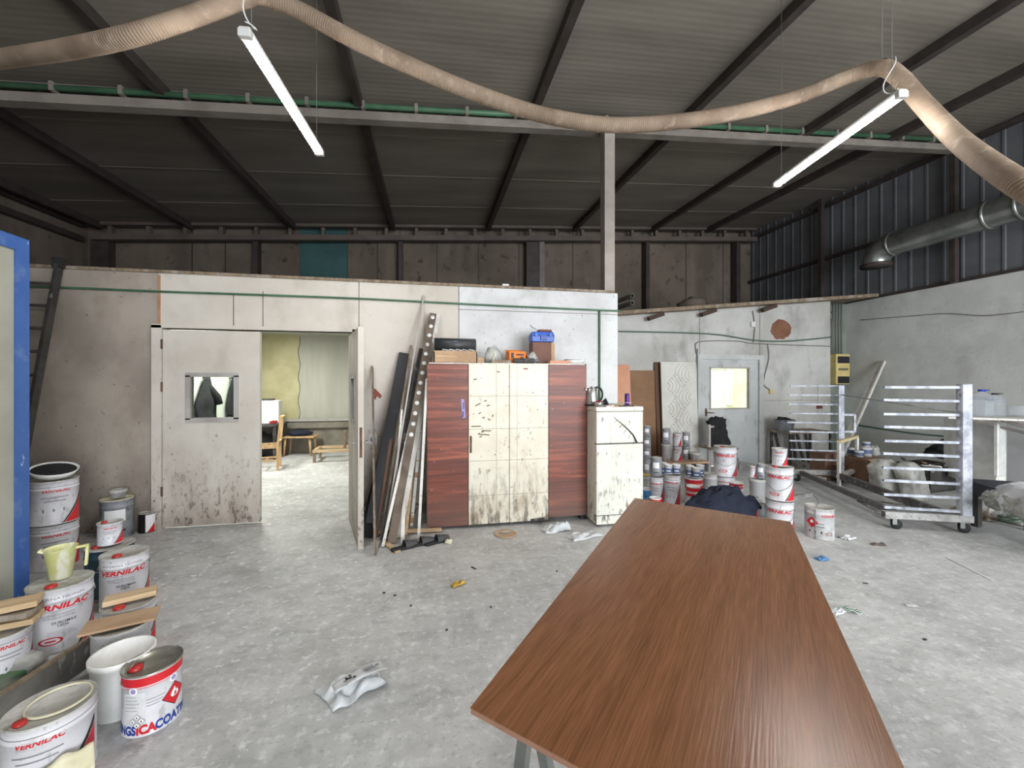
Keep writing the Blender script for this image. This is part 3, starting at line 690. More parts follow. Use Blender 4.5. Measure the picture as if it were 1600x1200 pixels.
# right masonry wall wire and pipes to the fuse box
P = [onX(px, py, XR-.015) for px, py in ((1600, 487), (1540, 493), (1480, 490), (1420, 494), (1345, 500))]
cable('wall_cable', 'thin dark wire stapled along the grey wall below the corrugated sheet', 'cable', P, .006, M_cable)
P = [onX(px, py, XR-.015) for px, py in ((1600, 695), (1500, 684), (1420, 676), (1340, 664))]
cable('wall_cable', 'dark green pipe running low along the grey wall behind the trolley', 'pipe', P, .012, M_green)
p = at(1323, 577, 8.3)
EX, EY, EZ = 8.24, 6.95, H+(HY-577)/F*8.45
t = thing('fuse_box', 'yellowed plastic fuse box with dark windows in the wall corner', 'fuse box', (EX, EY, EZ))
B().b2((-.17, -.07, -.31), (.17, .10, .31)).build('case', M_elec, t, bevel=.015)
for z in (.19, -.22): B().b2((-.14, -.085, z-.07), (.14, -.068, z+.07)).build('window', M_dark, t, bevel=.005)
B().b2((-.12, -.08, -.03), (.12, -.068, .02)).build('breaker_row', mat('grey_breakers', (150, 146, 120), rough=.6), t)
b = B()
for k in range(7): b.b2((-.11+k*.032, -.085, -.02), (-.095+k*.032, -.079, .01))
b.build('switches', M_dark, t)
for k, (dx, lb) in enumerate(((-.10, 'leftmost'), (-.03, 'second'), (.04, 'third'), (.11, 'rightmost'))):
    o = B().tube([(EX+dx, EY+.06, EZ+.31), (EX+dx, EY+.06, 3.22)], .016, 8).build('cable_conduit', M_cable)
    props(o, '%s of the grey conduits rising from the yellowed fuse box' % lb, 'conduit', 'conduits above the fuse box')
o = B().tube(catmull([Vector((KX+.04, YK-.02, 2.9)), Vector((KX+.12, 6.8, 2.95)), Vector((EX-.2, EY, 2.8)), Vector((EX-.16, EY+.03, 2.4)), Vector((EX-.15, EY+.05, EZ+.31))], 8), .012, 8).build('cable_conduit', M_cable)
props(o, 'curved grey cable from the lean-to roof corner to the fuse box', 'cable')
# blue framed booth wall at the far left
BX = -2.67
t = thing('booth_wall', 'pale panel in a blue steel frame standing beside the paint drums', 'booth', (BX, 3.3, 0))
zt = 2.5
B().b2((-.06, -4.6, .0), (0, -.09, zt-.09)).build('panel', M_boothpanel, t)
B().b2((-.09, -.09, 0), (.012, .0, zt)).build('frame_upright', M_bluepaint, t)
B().b2((-.09, -4.6, zt-.09), (.012, -.09, zt)).build('frame_rail', M_bluepaint, t)
# ladder
lx = -3.67
t = thing('ladder', 'dark dusty ladder leaning on the partition behind the blue frame', 'ladder', (lx, 4.33, 0))
for s in (0, -.42): B().bar((s, 0, 0), (s, .53, 2.72), .03, .07).build('stile', M_darkwood, t)
for k in range(1, 12):
    f = k/12; B().cyl((-.42, 0.53*f, 2.72*f+.03), (0, 0.53*f, 2.72*f+.03), .014, 8).build('rung', M_steel_dk, t)
B().box((0, .53, 2.74), (.07, .06, .1), mrot(-.2, 0, 0)).build('end_cap', M_rubber, t)
# ================================================================ veneer panel on its trestles
ZP = .80
fl, fr, nl = onZ(992, 778, ZP), onZ(1235, 815, ZP), onZ(735, 1105, ZP)
ax = fr-fl; ay = nl-fl
rz = math.atan2(ax.y, ax.x)
wdt = ax.length; lng = ay.length
mid = fl+ax/2+ay/2
t = thing('veneer_panel', 'large brown wood-veneer door panel lying flat on trestles', 'panel', (mid.x, mid.y, ZP), rz)
Ri = Matrix.Rotation(-rz, 4, 'Z')
loc = lambda v: Ri @ (v-Vector((mid.x, mid.y, ZP)))
L4 = [loc(v) for v in (fl, fr, fr+ay, nl)]
b = B(); b.faces([Vector((v.x, v.y, 0)) for v in L4]+[Vector((v.x, v.y, -.003)) for v in L4], [(0,1,2,3),(7,6,5,4),(0,4,5,1),(1,5,6,2),(2,6,7,3),(3,7,4,0)])
b.build('veneer_face', M_walnut, t)
b = B(); q = .9985; b.faces([Vector((v.x*q, v.y*q, -.003)) for v in L4]+[Vector((v.x*q, v.y*q, -.016)) for v in L4], [(0,1,2,3),(7,6,5,4),(0,4,5,1),(1,5,6,2),(2,6,7,3),(3,7,4,0)])
b.build('panel_core', mat('pinkish_panel_core', (158, 118, 98), (136, 98, 80), sc=8), t)
dl = ay.normalized(); dw = ax.normalized()
for i, f in enumerate((.2, .885)):
    c = fl+ax*.5+ay*f; 
    tr = thing('trestle', ['steel trestle under the far end of the veneer panel', 'dusty steel trestle leg showing under the near edge of the veneer panel'][i], 'trestle', (c.x, c.y, 0), math.atan2(dw.y, dw.x), 'trestles under the panel')
    w2 = .36
    B().box((0, 0, ZP-.0415), (w2*2+.1, .05, .05)).build('top_bar', M_trolley2, tr)
    for sx in (-1, 1):
        for sy in (-1, 1):
            B().bar((sx*w2, 0, ZP-.07), (sx*w2, sy*.22, 0), .03, .03, up=(1, 0, 0)).build('leg', M_galv, tr)
        B().bar((sx*w2, -.12, .36), (sx*w2, .12, .36), .02, .02).build('brace', M_galv, tr)

# ================================================================ cupboard
CX0, CX1, CYF = onY(667, 0, 4.32).x, onY(917, 0, 4.32).x, 4.32
W = CX1-CX0; CH = 1.755
t = thing('cupboard', 'four-door cupboard, cream middle doors between red-brown laminate ones', 'cupboard', (CX0, CYF, 0))
b = B(); b.b2((0, .022, .10), (.018, .52, CH)); b.b2((W-.018, .022, .10), (W, .52, CH)); b.b2((0, .022, CH-.018), (W, .52, CH)); b.b2((0, .022, .10), (W, .52, .12)); b.b2((0, .5, .1), (W, .52, CH)); b.b2((W/2-.009, .03, .1), (W/2+.009, .5, CH))
b.build('carcass', M_whitewood, t)
b = B()
for x in (.03, W/2, W-.06):
    for y in (.08, .46): b.b2((x, y-.03, 0), (x+.05, y+.03, .10))
b.build('feet', M_darkwood, t)
xs = [0, onY(732, 0, CYF).x-CX0, onY(796, 0, CYF).x-CX0, onY(857, 0, CYF).x-CX0, W]
for i in range(4):
    z0 = .035 if i < 3 else .06
    dd = B(); dd.b2((xs[i]+.003, 0, z0), (xs[i+1]-.003, .02, CH-.012))
    dr = dd.build('door', M_lam if i in (0, 3) else M_creamdoor, t, bevel=.002)
    if i in (1, 2):
        dr['label'] = 'stained cream cupboard door'
        b = B()
        for z in (.34, .71, 1.05, 1.40): b.b2((xs[i]+.003, -.0012, z-.002), (xs[i+1]-.003, 0, z+.002))
        xx = xs[i]+(.30 if i == 1 else .085); b.b2((xx-.0015, -.0012, z0), (xx+.0015, 0, CH-.012))
        b.build('grooves', mat('groove', (150, 138, 118), rough=.6), dr)
    if i == 1:
        b = B(); b.b2((xs[1]+.016, -.014, .80), (xs[1]+.034, 0, .98)); b.build('handle', M_rust, dr, bevel=.003)
        b = B(); random.seed(11)
        for (u, z, a, w) in ((.08, 1.31, .45, .06), (.16, 1.35, .3, .03), (.19, 1.30, .2, .035), (.10, 1.22, .5, .03), (.14, 1.17, -.3, .03), (.20, 1.15, -.5, .03), (.24, 1.19, 1.4, .025),
                     (.06, 1.08, 0, .1), (.09, 1.00, .6, .025), (.13, 1.02, .4, .03), (.11, .97, .4, .03), (.17, 1.03, -.05, .1), (.15, .99, -.1, .11), (.05, 1.58, .1, .04), (.30, 1.66, 0, .03)):
            b.box((xs[1]+u+.02, -.0015, z), (w, .002, .012), mrot(0, -a, 0))
        b.build('tape_scraps', mat('olive_tape', (120, 106, 84), rough=.7), dr)
    if i == 0:
        B().box((xs[1]-.055, -.002, 1.27), (.035, .003, .2), mrot(0, -.08, 0)).build('tape_strip', M_mauve, dr)
        b = B(); b.box((xs[1]-.058, -.0035, 1.21), (.015, .001, .06)); b.box((xs[1]-.052, -.0035, 1.30), (.012, .001, .07)); b.build('tape_marks', M_blue, dr)
    if i == 2:
        b = B(); b.box((xs[2]+.18, -.0015, CH-.06), (.05, .002, .014)); b.build('dark_smudge', M_dkred, dr)
# things on top of the cupboard
TZ = CH
def topat(px, dy=.16):
    r_ = ray(px); Y = CYF+dy; return Vector((r_.x*Y/r_.y, Y, TZ))
p = topat(711, .2)
t = thing('cardboard_box', 'open low cardboard box on the cupboard, full of scraps', 'box', p, 0)
b = B(); b.b2((-.23, -.13, .004), (.23, -.12, .13)); b.b2((-.23, .12, 0.004), (.23, .13, .13)); b.b2((-.23, -.13, .004), (-.22, .13, .12)); b.b2((.22, -.13, .004), (.23, .13, .12)); b.b2((-.23, -.13, 0.0), (.23, .13, .008)); b.build('box_walls', M_card, t)
b = B(); b.box((-.1, -.127, .07), (.22, .012, .012), mrot(0, .02, 0)); b.build('torn_edge', M_pine, t)
b = B(); random.seed(5)
for k in range(5): b.tube([Vector((-.16+.07*k, -.10, .10)), Vector((-.13+.07*k, -.118, .145)), Vector((-.08+.07*k, -.11, .135)), Vector((-.06+.07*k, -.09, .10))], .009, 6)
b.build('scraps', M_cement, t)
t = thing('black_roll', 'black plastic roll lying across the cardboard box on the cupboard', 'roll', p+Vector((0, -.01, .205)))
B().cyl((-.225, 0, 0), (.225, 0, -.003), .072, 32).build('roll', mat('black_film', (40, 44, 46), (62, 64, 66), sc=7, rough=.45), t)
B().box((0.0, -.058, .015), (.05, .006, .04), mrot(.2, 0, 0)).build('pale_sticker', M_mauve, t)
p = topat(751, .1)
t = thing('wooden_block', 'small framed wooden block on the cupboard beside the cardboard box', 'block', p)
B().b2((-.04, -.03, 0), (.04, .03, .06)).build('block', M_card, t); b = B(); b.b2((-.046, -.034, .0), (-.038, .034, .066)); b.b2((.038, -.034, 0), (.046, .034, .066)); b.build('edges', M_darkwood, t)
def blob(b, c, r3, seed, amp=.25, n=18, m=None, lo=-1.0, freq=2.2):
    c = Vector(c)
    vs = []; rings = 12
    for i in range(rings+1):
        th = pi*i/rings
        for k in range(n):
            ph = 2*pi*k/n
            d = Vector((sin(th)*cos(ph), sin(th)*sin(ph), cos(th)))
            f = 1+amp*noise.noise(d*freq+Vector((seed, seed*1.7, 0)))*1.6+amp*.5*noise.noise(d*freq*2.6+Vector((seed, 0, 3)))
            v = Vector((d.x*r3[0]*f, d.y*r3[1]*f, max(d.z*r3[2]*f, lo*r3[2])))
            vs.append(c+v)
    fs = []
    for i in range(rings):
        for k in range(n): fs.append((i*n+k, (i+1)*n+k, (i+1)*n+(k+1) % n, i*n+(k+1) % n))
    b.faces(vs, fs, m, True); return b
p = topat(770, .14)
t = thing('plastic_bag', 'knotted grey plastic bag on the cupboard left of the orange box', 'bag', p)
blob(B(), (0, 0, .08), (.09, .07, .105), 2.1, .25, lo=-.75).build('bag', M_cement, t)
B().tube([(-.0, -.06, .14), (.02, -.075, .09), (-.01, -.08, .05), (.03, -.085, .0)], .009, 7).build('tie', M_cream, t)
p = topat(783, .04)
o = B().box((p.x, p.y, TZ+.018), (.22, .03, .034), mrot(0, .02, .1)).build('wood_offcut', M_oldwood); props(o, 'short grey wooden offcut lying on the cupboard in front of the bag', 'offcut')
p = topat(806, .17)
t = thing('orange_box', 'orange tool carton with black print and open flaps on the cupboard', 'box', p, .12)
b = B(); b.b2((-.1, -.06, 0), (.1, -.055, .135)); b.b2((-.1, .055, 0), (.1, .06, .135)); b.b2((-.1, -.06, 0), (-.095, .06, .135)); b.b2((.095, -.06, 0), (.1, .06, .135)); b.b2((-.1, -.06, 0), (.1, .06, .004)); b.build('carton', M_orange, t)
b = B(); b.quad((.1, -.06, .135), (.1, .06, .135), (.13, .06, .05), (.13, -.06, .05), .003); b.quad((-.1, .06, .135), (.1, .06, .135), (.1, .1, .16), (-.1, .1, .16), .003); b.build('flap', M_orange, t)
b = B()
for x, z, w, h in ((.03, .10, .09, .018), (-.06, .09, .03, .06), (-.03, .05, .05, .02), (.045, .045, .05, .012), (.05, .07, .03, .02)): b.b2((x-w/2, -.0615, z-h/2), (x+w/2, -.06, z+h/2))
b.build('print', M_black, t)
p = topat(820, .03)
t = thing('grey_tool', 'grey power tool lying on the cupboard below the orange box', 'tool', p)
b = B(); b.cyl((-.13, 0, .028), (.1, 0, .028), .026, 14, r2=.03); b.box((.02, -.01, .045), (.08, .05, .02)); b.build('tool_body', M_darkwood, t, bevel=.004)
b = B(); b.cyl((.1, 0, .028), (.15, 0, .03), .02, 12); b.build('tool_head', M_greytin, t)
p = topat(832, .12)
o = blob(B(), (p.x, p.y, TZ+.055), (.055, .045, .07), 5.2, .2, lo=-.75).build('plastic_wrap', M_cement); props(o, 'crumpled clear wrap on the cupboard between the orange box and the brown board', 'plastic wrap')
p = topat(846, .30)
t = thing('brown_crate', 'dark brown wooden case standing on the cupboard under the blue toolbox', 'case', p)
b = B(); b.b2((-.13, -.09, 0), (.09, .09, .255)); b.build('case_body', mat('dark_brown_board', (112, 72, 56), (94, 58, 46), sc=5, rough=.6), t, bevel=.004)
B().b2((.09, -.085, .0), (.14, .085, .25)).build('case_side', M_card, t, bevel=.01)
B().lathe([(.0001, -.02), (.1, -.02), (.1, .02), (.0001, .02)], (.09, .10, .12), 22, rot=mrot(pi/2, 0, 0)).build('pale_disc', M_cream, t)
t = thing('blue_toolbox', 'closed blue plastic toolbox on top of the brown case', 'toolbox', p+Vector((-.005, -.02, .257)))
B().box((0, 0, .036), (.26, .16, .072), taper=1.06).build('box_base', M_toolblue, t, bevel=.008)
B().box((0, 0, .095), (.275, .17, .045), taper=.88).build('box_lid', M_toolblue, t, bevel=.01)
b = B(); b.b2((-.035, -.096, .02), (.035, -.085, .075)); b.build('latch_well', M_blue, t, bevel=.004)
for s in (-1, 1): B().b2((s*.085-.014, -.095, .06), (s*.085+.014, -.085, .10)).build('latch', M_toolblue, t)
t = thing('brown_pouch', 'small brown case lying on top of the blue toolbox', 'case', p+Vector((.03, -.02, .377)))
B().b2((-.08, -.05, 0), (.08, .05, .028)).build('pouch', mat('brown_leather', (120, 62, 44), rough=.5), t, bevel=.01)
o = B().tube([(p.x-.14, p.y, TZ+.46), (p.x-.1, p.y, TZ+.43), (p.x-.06, p.y-.02, TZ+.405)], .004, 6).build('bent_wire', M_cable); props(o, 'short bent wire sticking up beside the blue toolbox', 'wire')
p = topat(873, .10)
o = B().box((p.x, p.y, TZ+.018), (.24, .1, .034), mrot(0, 0, .05)).build('wood_offcut', M_salmon); props(o, 'flat orange-brown offcut on the right half of the cupboard top', 'offcut')
p = topat(896, .18)
t = thing('white_bowl', 'shallow white plate stack on the right end of the cupboard', 'plate', p)
B().lathe([(.0001, .0), (.11, .0), (.135, .03), (.14, .045), (.13, .045), (.10, .014), (.0001, .012)], n=32).build('plate', M_lidw, t)
B().box((-.01, 0, .052), (.2, .05, .008), mrot(0, 0, .3)).build('dark_lid', M_darkwood, t)

# ================================================================ fridge
FX, FYF = 1.70, 4.06
t = thing('fridge', 'old white two-door fridge, stained, beside the cupboard', 'fridge', (FX, FYF, 0))
w = .54; dth = .54; fh = 1.235
B().b2((0, .05, .03), (w, dth, fh)).build('cabinet', M_fridge, t, bevel=.012)
B().b2((-.004, -.0, fh), (w+.004, dth, fh+.05)).build('top_cover', M_fridge, t, bevel=.012)
B().b2((0, 0, .13), (w, .05, .885)).build('door', M_fridge, t, bevel=.012)
B().b2((0, 0, .895), (w, .05, fh-.003)).build('freezer_door', M_fridge, t, bevel=.012)
B().b2((.01, .02, .03), (w-.01, .06, .12)).build('plinth', M_fridge, t)
b = B(); b.b2((.003, .03, .885), (w-.003, .055, .895)); b.b2((.003, .03, .12), (w-.003, .055, .13)); b.build('door_gap', M_dark, t)
b = B(); b.tube([Vector((.20, -.002, 1.17)), Vector((.28, -.002, 1.11)), Vector((.35, -.002, 1.05)), Vector((.42, -.002, .98)), Vector((.46, -.002, .90))], .0045, 5, rf=lambda i: .003+.0018*i)
for k in range(5): b.tube([Vector((.24+.05*k, -.002, 1.14-.05*k)), Vector((.20+.055*k, -.002, 1.12-.06*k))], .0018, 4)
b.build('dark_scratch', M_dark, t)
for x in (.05, w-.05): B().cyl((x, .08, 0), (x, .08, .03), .018, 12).build('foot', M_rubber, t)
for x in (.05, w-.05): B().cyl((x, dth-.05, 0), (x, dth-.05, .03), .018, 12).build('foot', M_rubber, t)
B().box((.40, -.004, .17), (.12, .012, .09), mrot(0, .3, 0)).build('foam_patch', mat('yellow_foam', (214, 186, 128), (190, 160, 100), sc=12, rough=.8), t, bevel=.004)
FZ = fh+.05
def fr_(dx, dy): return (FX+dx, FYF+dy, FZ)
t = thing('kettle', 'brushed steel electric kettle with black handle on the fridge', 'kettle', fr_(.05, .26), 0)
B().lathe([(.0001, .012), (.072, .012), (.074, .03), (.066, .12), (.057, .19), (.05, .2), (.0001, .206)], n=28).build('body', M_chrome, t)
B().lathe([(.0001, 0), (.08, 0), (.08, .012), (.0001, .012)], n=28).build('power_base', M_rubber, t)
B().tube(catmull([Vector((.04, 0, .20)), Vector((.09, 0, .205)), Vector((.125, 0, .16)), Vector((.125, 0, .09)), Vector((.085, 0, .035)), Vector((.068, 0, .03))], 6), .011, 10).build('handle', M_rubber, t)
B().cyl((-.05, 0, .17), (-.085, 0, .19), .018, 10, r2=.012).build('spout', M_chrome, t)
B().lathe([(.0001, .215), (.012, .214), (.012, .205)], n=12).build('lid_knob', M_rubber, t)
t = thing('red_bowl', 'glass bowl with red contents at the fridge corner in front of the kettle', 'bowl', fr_(.06, .09))
B().lathe([(.0001, 0), (.035, 0), (.05, .02), (.055, .05), (.05, .05), (.045, .022), (.0001, .006)], n=24).build('bowl', M_chrome, t)
blob(B(), (.005, 0, .034), (.044, .04, .026), 3.3, .25, lo=-.4).build('red_contents', M_redc, t)
t = thing('purple_can', 'slim purple drinks can standing on the fridge', 'can', fr_(.42, .14))
B().lathe([(.0001, .002), (.021, 0), (.026, .008), (.026, .128), (.021, .138), (.0001, .136)], n=24).build('can_body', M_purple, t)
b = B(); b.lathe([(.0265, .03), (.0265, .045)], n=24); b.build('pale_band', M_mauve, t)
B().lathe([(.0001, .1385), (.019, .1385), (.021, .141), (.0205, .138)], n=20).build('can_rim', M_chrome, t)
o = B().faces([Vector(v) for v in (fr_(.17, .33), fr_(.30, .33), fr_(.31, .42), fr_(.19, .42))]+[Vector(fr_(.265, .36))+Vector((0, 0, .085)), Vector(fr_(.285, .40))+Vector((0, 0, .08))], [(3,2,1,0),(0,1,4),(1,2,5,4),(2,3,5),(3,0,4,5)])
b = B(); b.faces([Vector(v) for v in (fr_(.17, .33), fr_(.30, .33), fr_(.31, .42), fr_(.19, .42))]+[Vector(fr_(.265, .36))+Vector((0, 0, .085)), Vector(fr_(.285, .40))+Vector((0, 0, .08))], [(3,2,1,0),(0,1,4),(1,2,5,4),(2,3,5),(3,0,4,5)])
o = b.build('cloth_hat', M_blackc, bevel=.01); props(o, 'small black wedge-shaped cloth hat behind the things on the fridge', 'cap')
for (nm, lb, ct, x, y, sx, sy, h, m, rr) in (('notepad', 'pale pink packet lying on the fridge front edge', 'packet', .17, .06, .1, .06, .012, mat('pale_pink_paper', (226, 196, 214), rough=.5), .1),
        ('wood_scrap', 'yellow-brown folded packet on the fridge between packet and can', 'packet', .27, .10, .13, .05, .02, mat('tan_packet', (196, 164, 100), (120, 96, 60), sc=20), -.1),
        ('phone', 'flat dark phone-like slab lying on the fridge by the purple can', 'phone', .37, .06, .15, .07, .01, M_darkwood, .15)):
    o = B().box((FX+x, FYF+y, FZ+h/2), (sx, sy, h), mrot(0, 0, rr)).build(nm, m, bevel=.003); props(o, lb, ct)
o = B().grid(8, 6, lambda u, v: Vector((FX+.33+u*.22, FYF+.26+v*.22, FZ+.012+.012*noise.noise(Vector((u*5, v*5, 1)))+.03*max(0, .6-v)*u))).build('plastic_sheet', M_plastic, solid=.002); props(o, 'scrap of clear plastic lying on the back corner of the fridge', 'plastic')

# ================================================================ leaning timber between door and cupboard
def plank(name, label, p, q, w, th, m, face=(0, -1, 0), cat='plank', group='timber leaning on the partition', parent=None):
    o = B().bar(p, q, w, th, up=face).build(name, m, bevel=.0015)
    return props(o, label, cat, group)
def LP(bx, by, tx, ty, off=.03, Yt=None):   # foot on the floor seen at (bx,by); head against the wall seen at (tx,ty)
    f = onZ(bx, by, 0.0); f.z = .012
    return f, onY(tx, ty, (Yt or YP)-off)
p, q = LP(586, 868, 582, 573); plank('thin_plank', 'thin pale board on edge standing nearest the open door leaf', p, q, .015, .05, M_oldwood, (0, -1, 0))
p, q = LP(577, 838, 632, 552, .06); t = plank('black_plank', 'wide glossy black board leaning against the partition', p, q, .12, .03, M_blackp)
p, q = LP(596, 842, 643, 540, .04); plank('grey_plank', 'narrow dusty grey batten leaning just right of the black board', p, q, .025, .03, M_oldwood)
p, q = LP(600, 848, 662, 462, .012); plank('long_metal_rod', 'tallest pale thin rod leaning up past the green conduit', p, q, .018, .02, M_steel_lt, cat='rod')
p, q = LP(598, 846, 659, 545, .09); plank('dark_plank', 'dark paint-splashed board leaning behind the bright white batten', p, q, .06, .022, M_darkwood)
p, q = LP(598, 856, 664, 560, .13); plank('white_plank', 'bright white square batten leaning across the front of the pile', p, q, .026, .026, M_whitewood)
p, q = LP(612, 850, 677, 490, .11)
t = thing('perforated_rail', 'brown rail with a row of round white spots leaning on the partition', 'rail', (0, 0, 0), 0, 'timber leaning on the partition')
B().bar(p, q, .078, .02, up=(0, -1, 0)).build('rail', mat('brown_rail', (112, 98, 86), (88, 76, 66), sc=5, rough=.7), t)
dv = (q-p).normalized(); sd = dv.cross(Vector((0, -1, 0))).normalized(); up_ = sd.cross(dv).normalized()
if up_.y > 0: up_ = -up_
for k in range(13):
    c = q-dv*(.055+.115*k)+up_*.0105
    B().cyl(c, c+up_*.003, .0235, 16).build('white_spot', M_lidw, t)
p, q = LP(622, 842, 683, 490, .03); plank('cream_strip', 'flat cream strip leaning right behind the spotted brown rail', p, q, .075, .012, M_whitewood)
p, q = LP(611, 842, 628, 640, .26, 4.75); plank('white_plank', 'short white batten at the foot of the timber pile, left of centre', p, q, .022, .022, M_whitewood)
p, q = LP(629, 851, 634, 690, .3, 4.75); plank('white_plank', 'short upright white board in the middle of the timber pile', p, q, .034, .02, M_whitewood)
p, q = LP(643, 824, 657, 672, .15, 4.75); plank('banded_batten', 'white batten with brown bands standing near the cupboard', p, q, .03, .02, mat('banded_wood', (224, 222, 216), (168, 124, 78), sc=3.2, lo=.56, hi=.58, st=(.1, .1, 3), rough=.6))
p, q = LP(654, 843, 667, 592, .35, 4.75); plank('white_plank', 'tall white batten standing tight against the cupboard side', p, q, .028, .028, M_whitewood)
p, q = LP(634, 838, 651, 668, .2, 4.75); plank('brown_plank', 'dark brown batten standing behind the banded batten', p, q, .03, .02, M_pinez)
p, q = LP(588, 840, 618, 640, .12, 4.8); plank('brown_plank', 'reddish brown batten behind the black board', p, q, .03, .02, mat('reddish_brown_wood', (104, 72, 56), (84, 58, 46), sc=5))
p, q = LP(584, 846, 560+40, 700, .05); plank('dark_sheet', 'low wide dark panel standing behind the foot of the timber', *LP(571, 842, 606, 690, .05), .13, .012, M_blackc)
a, c = onZ(592, 838, 0), onZ(690, 832, 0)
o = B().bar((a.x, a.y, .045), (c.x, c.y, .03), .03, .03).build('pine_batten', M_pine); props(o, 'short pine batten lying on the floor at the foot of the timber', 'batten')
a, c = onZ(601, 850, 0), onZ(622, 864, 0)
o = B().bar((a.x, a.y, .02), (c.x, c.y, .01), .05, .012).build('wood_offcut', M_pine); props(o, 'flat wood offcut on the floor under the leaning timber', 'offcut')
o = B().bar((a.x-.02, a.y+.1, .03), (a.x+.10, a.y+.02, .06), .07, .012).build('wood_offcut', M_oldwood); props(o, 'grey wood offcut propped beside the flat one by the timber', 'offcut')
# black sandals / work shoes
def shoe(px, py, rz, label, s=1.0):
    c = onZ(px, py, 0); t = thing('shoe', label, 'shoe', (c.x, c.y, 0), rz, 'worn dark shoes on the floor by the timber')
    pr = [(-.13, .03), (-.11, .042), (-.03, .038), (.05, .048), (.11, .04), (.135, .0), (.11, -.04), (.05, -.045), (-.03, -.034), (-.11, -.038), (-.13, -.02)]
    B().prism([(x*s, y*s) for x, y in pr], 0, .025*s).build('sole', M_rubber, t, bevel=.006)
    def up(u, v):
        a = pi*v; x = (-.01+.13*u)*s
        wd = (.042-.018*u*u)*s; hh = (.06-.03*u)*s
        return Vector((x, wd*cos(a)*1.05, .02*s+hh*sin(a)))
    B().grid(8, 10, up).build('upper', mat('worn_black_leather', (56, 56, 58), (84, 84, 86), sc=9, rough=.6), t, solid=.004)
    return t
shoe(633, 857, .5, 'worn black sandal nearest the leaning timber, toe to the left')
shoe(659, 851, .35, 'worn black sandal in the middle of the row')
shoe(683, 848, .45, 'worn black sandal at the cupboard end of the row')
c = onZ(701, 849, 0)
o = blob(B(), (c.x, c.y, .018), (.035, .03, .022), 8.1, .3, lo=-.8).build('cream_scrap', M_cream); props(o, 'small cream scrap on the floor beside the sandals', 'scrap')
# under and in front of cupboard
c = onZ(790, 835, 0)
t = thing('flat_disc', 'pale brown round lid on the floor just in front of the cupboard', 'lid', (c.x, c.y, 0))
B().lathe([(.0001, .004), (.10, .004), (.11, .0), (.115, .012), (.105, .014), (.1, .008), (.0001, .008)], n=30).build('disc', mat('pale_brown_lid', (186, 160, 134), rough=.6), t)
B().tube([(-.06, .02, .012), (0, -.01, .03), (.05, .03, .012)], .008, 7).build('string', M_cement, t)
a, c = Vector((CX0+.95, CYF+.1, .03)), Vector((CX0+1.25, CYF-.04, .06))
o = B().bar(a, c, .05, .02).build('dark_batten', M_darkwood); props(o, 'dark batten poking out from under the cupboard', 'batten')
def crumple(name, label, cat, px, py, sx, sy, h, seed, m, rz=0, z0=.004, solid=.0015, group=None, n=16):
    c = onZ(px, py, 0) if not isinstance(px, Vector) else px
    t0 = c.z if isinstance(px, Vector) else 0
    def f(u, v):
        x = (u-.5)*sx; y = (v-.5)*sy
        e = 1+.25*noise.noise(Vector((u*3, v*3, seed)))
        z = h*(.5+.9*noise.noise(Vector((u*3.1+seed, v*3.3, seed)))+.5*noise.noise(Vector((u*8, v*8+seed, 2))))
        z = max(z, 0)*min(1, 8*min(u, 1-u, v, 1-v)+.15)
        return Vector((x*e*cos(rz)-y*e*sin(rz)+c.x, x*e*sin(rz)+y*e*cos(rz)+c.y, t0+z0+z))
    o = B().grid(n, n, f).build(name, m, solid=solid); return props(o, label, cat, group)
crumple('plastic_bag', 'crumpled clear plastic bag on the floor by the cupboard right door', 'plastic bag', 868, 829, .3, .14, .09, 1.5, M_plastic, .1)
crumple('plastic_bag', 'crumpled clear plastic scrap on the floor in front of the fridge', 'plastic bag', 912, 838, .34, .16, .03, 4.5, M_plastic, .3)
# ================================================================ trash on the floor
c = onZ(562, 1083, 0)
crumple('plastic_bag', 'crumpled clear plastic bag with a white label lying mid floor', 'plastic bag', 548, 1076, .27, .20, .055, 7.7, M_plastic, .6)
t = thing('label_strip', 'curled white printed label stuck on the clear bag mid floor', 'label', (c.x, c.y, .045), .5)
B().grid(14, 5, lambda u, v: Vector(((u-.5)*.25, (v-.5)*.075*(1-.3*(.5-u)), .032+.022*sin(u*2.6)+.01*noise.noise(Vector((u*4, v*2, 3)))))).build('label_paper', M_paper, t, solid=.001)
b = B()
for x, y, w_, h_ in ((-.055, -.006, .03, .012), (-.045, .010, .012, .01), (-.065, .0, .01, .016), (-.03, -.012, .014, .01), (-.075, -.014, .014, .005)):
    b.box((x, y, .058), (w_, h_, .001))
b.build('black_print', M_black, t)
b = B()
for x, y, w_, h_ in ((.04, .014, .06, .003), (.045, .0, .05, .012), (.05, -.014, .05, .008), (.085, -.004, .02, .014)): b.box((x, y, .0615), (w_, h_, .001))
b.build('grey_print', M_grey, t)
crumple('yellow_peel', 'small curled yellow-brown peel on the open floor', 'peel', 716, 915, .11, .035, .03, 2.2, mat('yellow_peel', (206, 168, 64), (150, 116, 44), sc=30), .5)
crumple('paper_scrap', 'tiny white paper scrap on the floor left of the veneer panel', 'scrap', 865, 869, .05, .03, .004, 2.9, M_paper, .2)
crumple('blue_scrap', 'small blue plastic scrap on the floor right of the veneer panel', 'scrap', 1284, 874, .11, .07, .02, 5.2, mat('blue_film', (84, 130, 176), rough=.5), .1)
crumple('paper_scrap', 'crumpled white paper on the floor near the lone paint drum', 'paper', 1326, 842, .14, .07, .03, 6.2, M_paper, .2)
crumple('dark_leaf', 'dark curled leaf-like strip on the floor in front of the trolley', 'scrap', 1373, 852, .13, .035, .02, 3.3, mat('dark_leaf', (92, 82, 72), rough=.8), -.3)
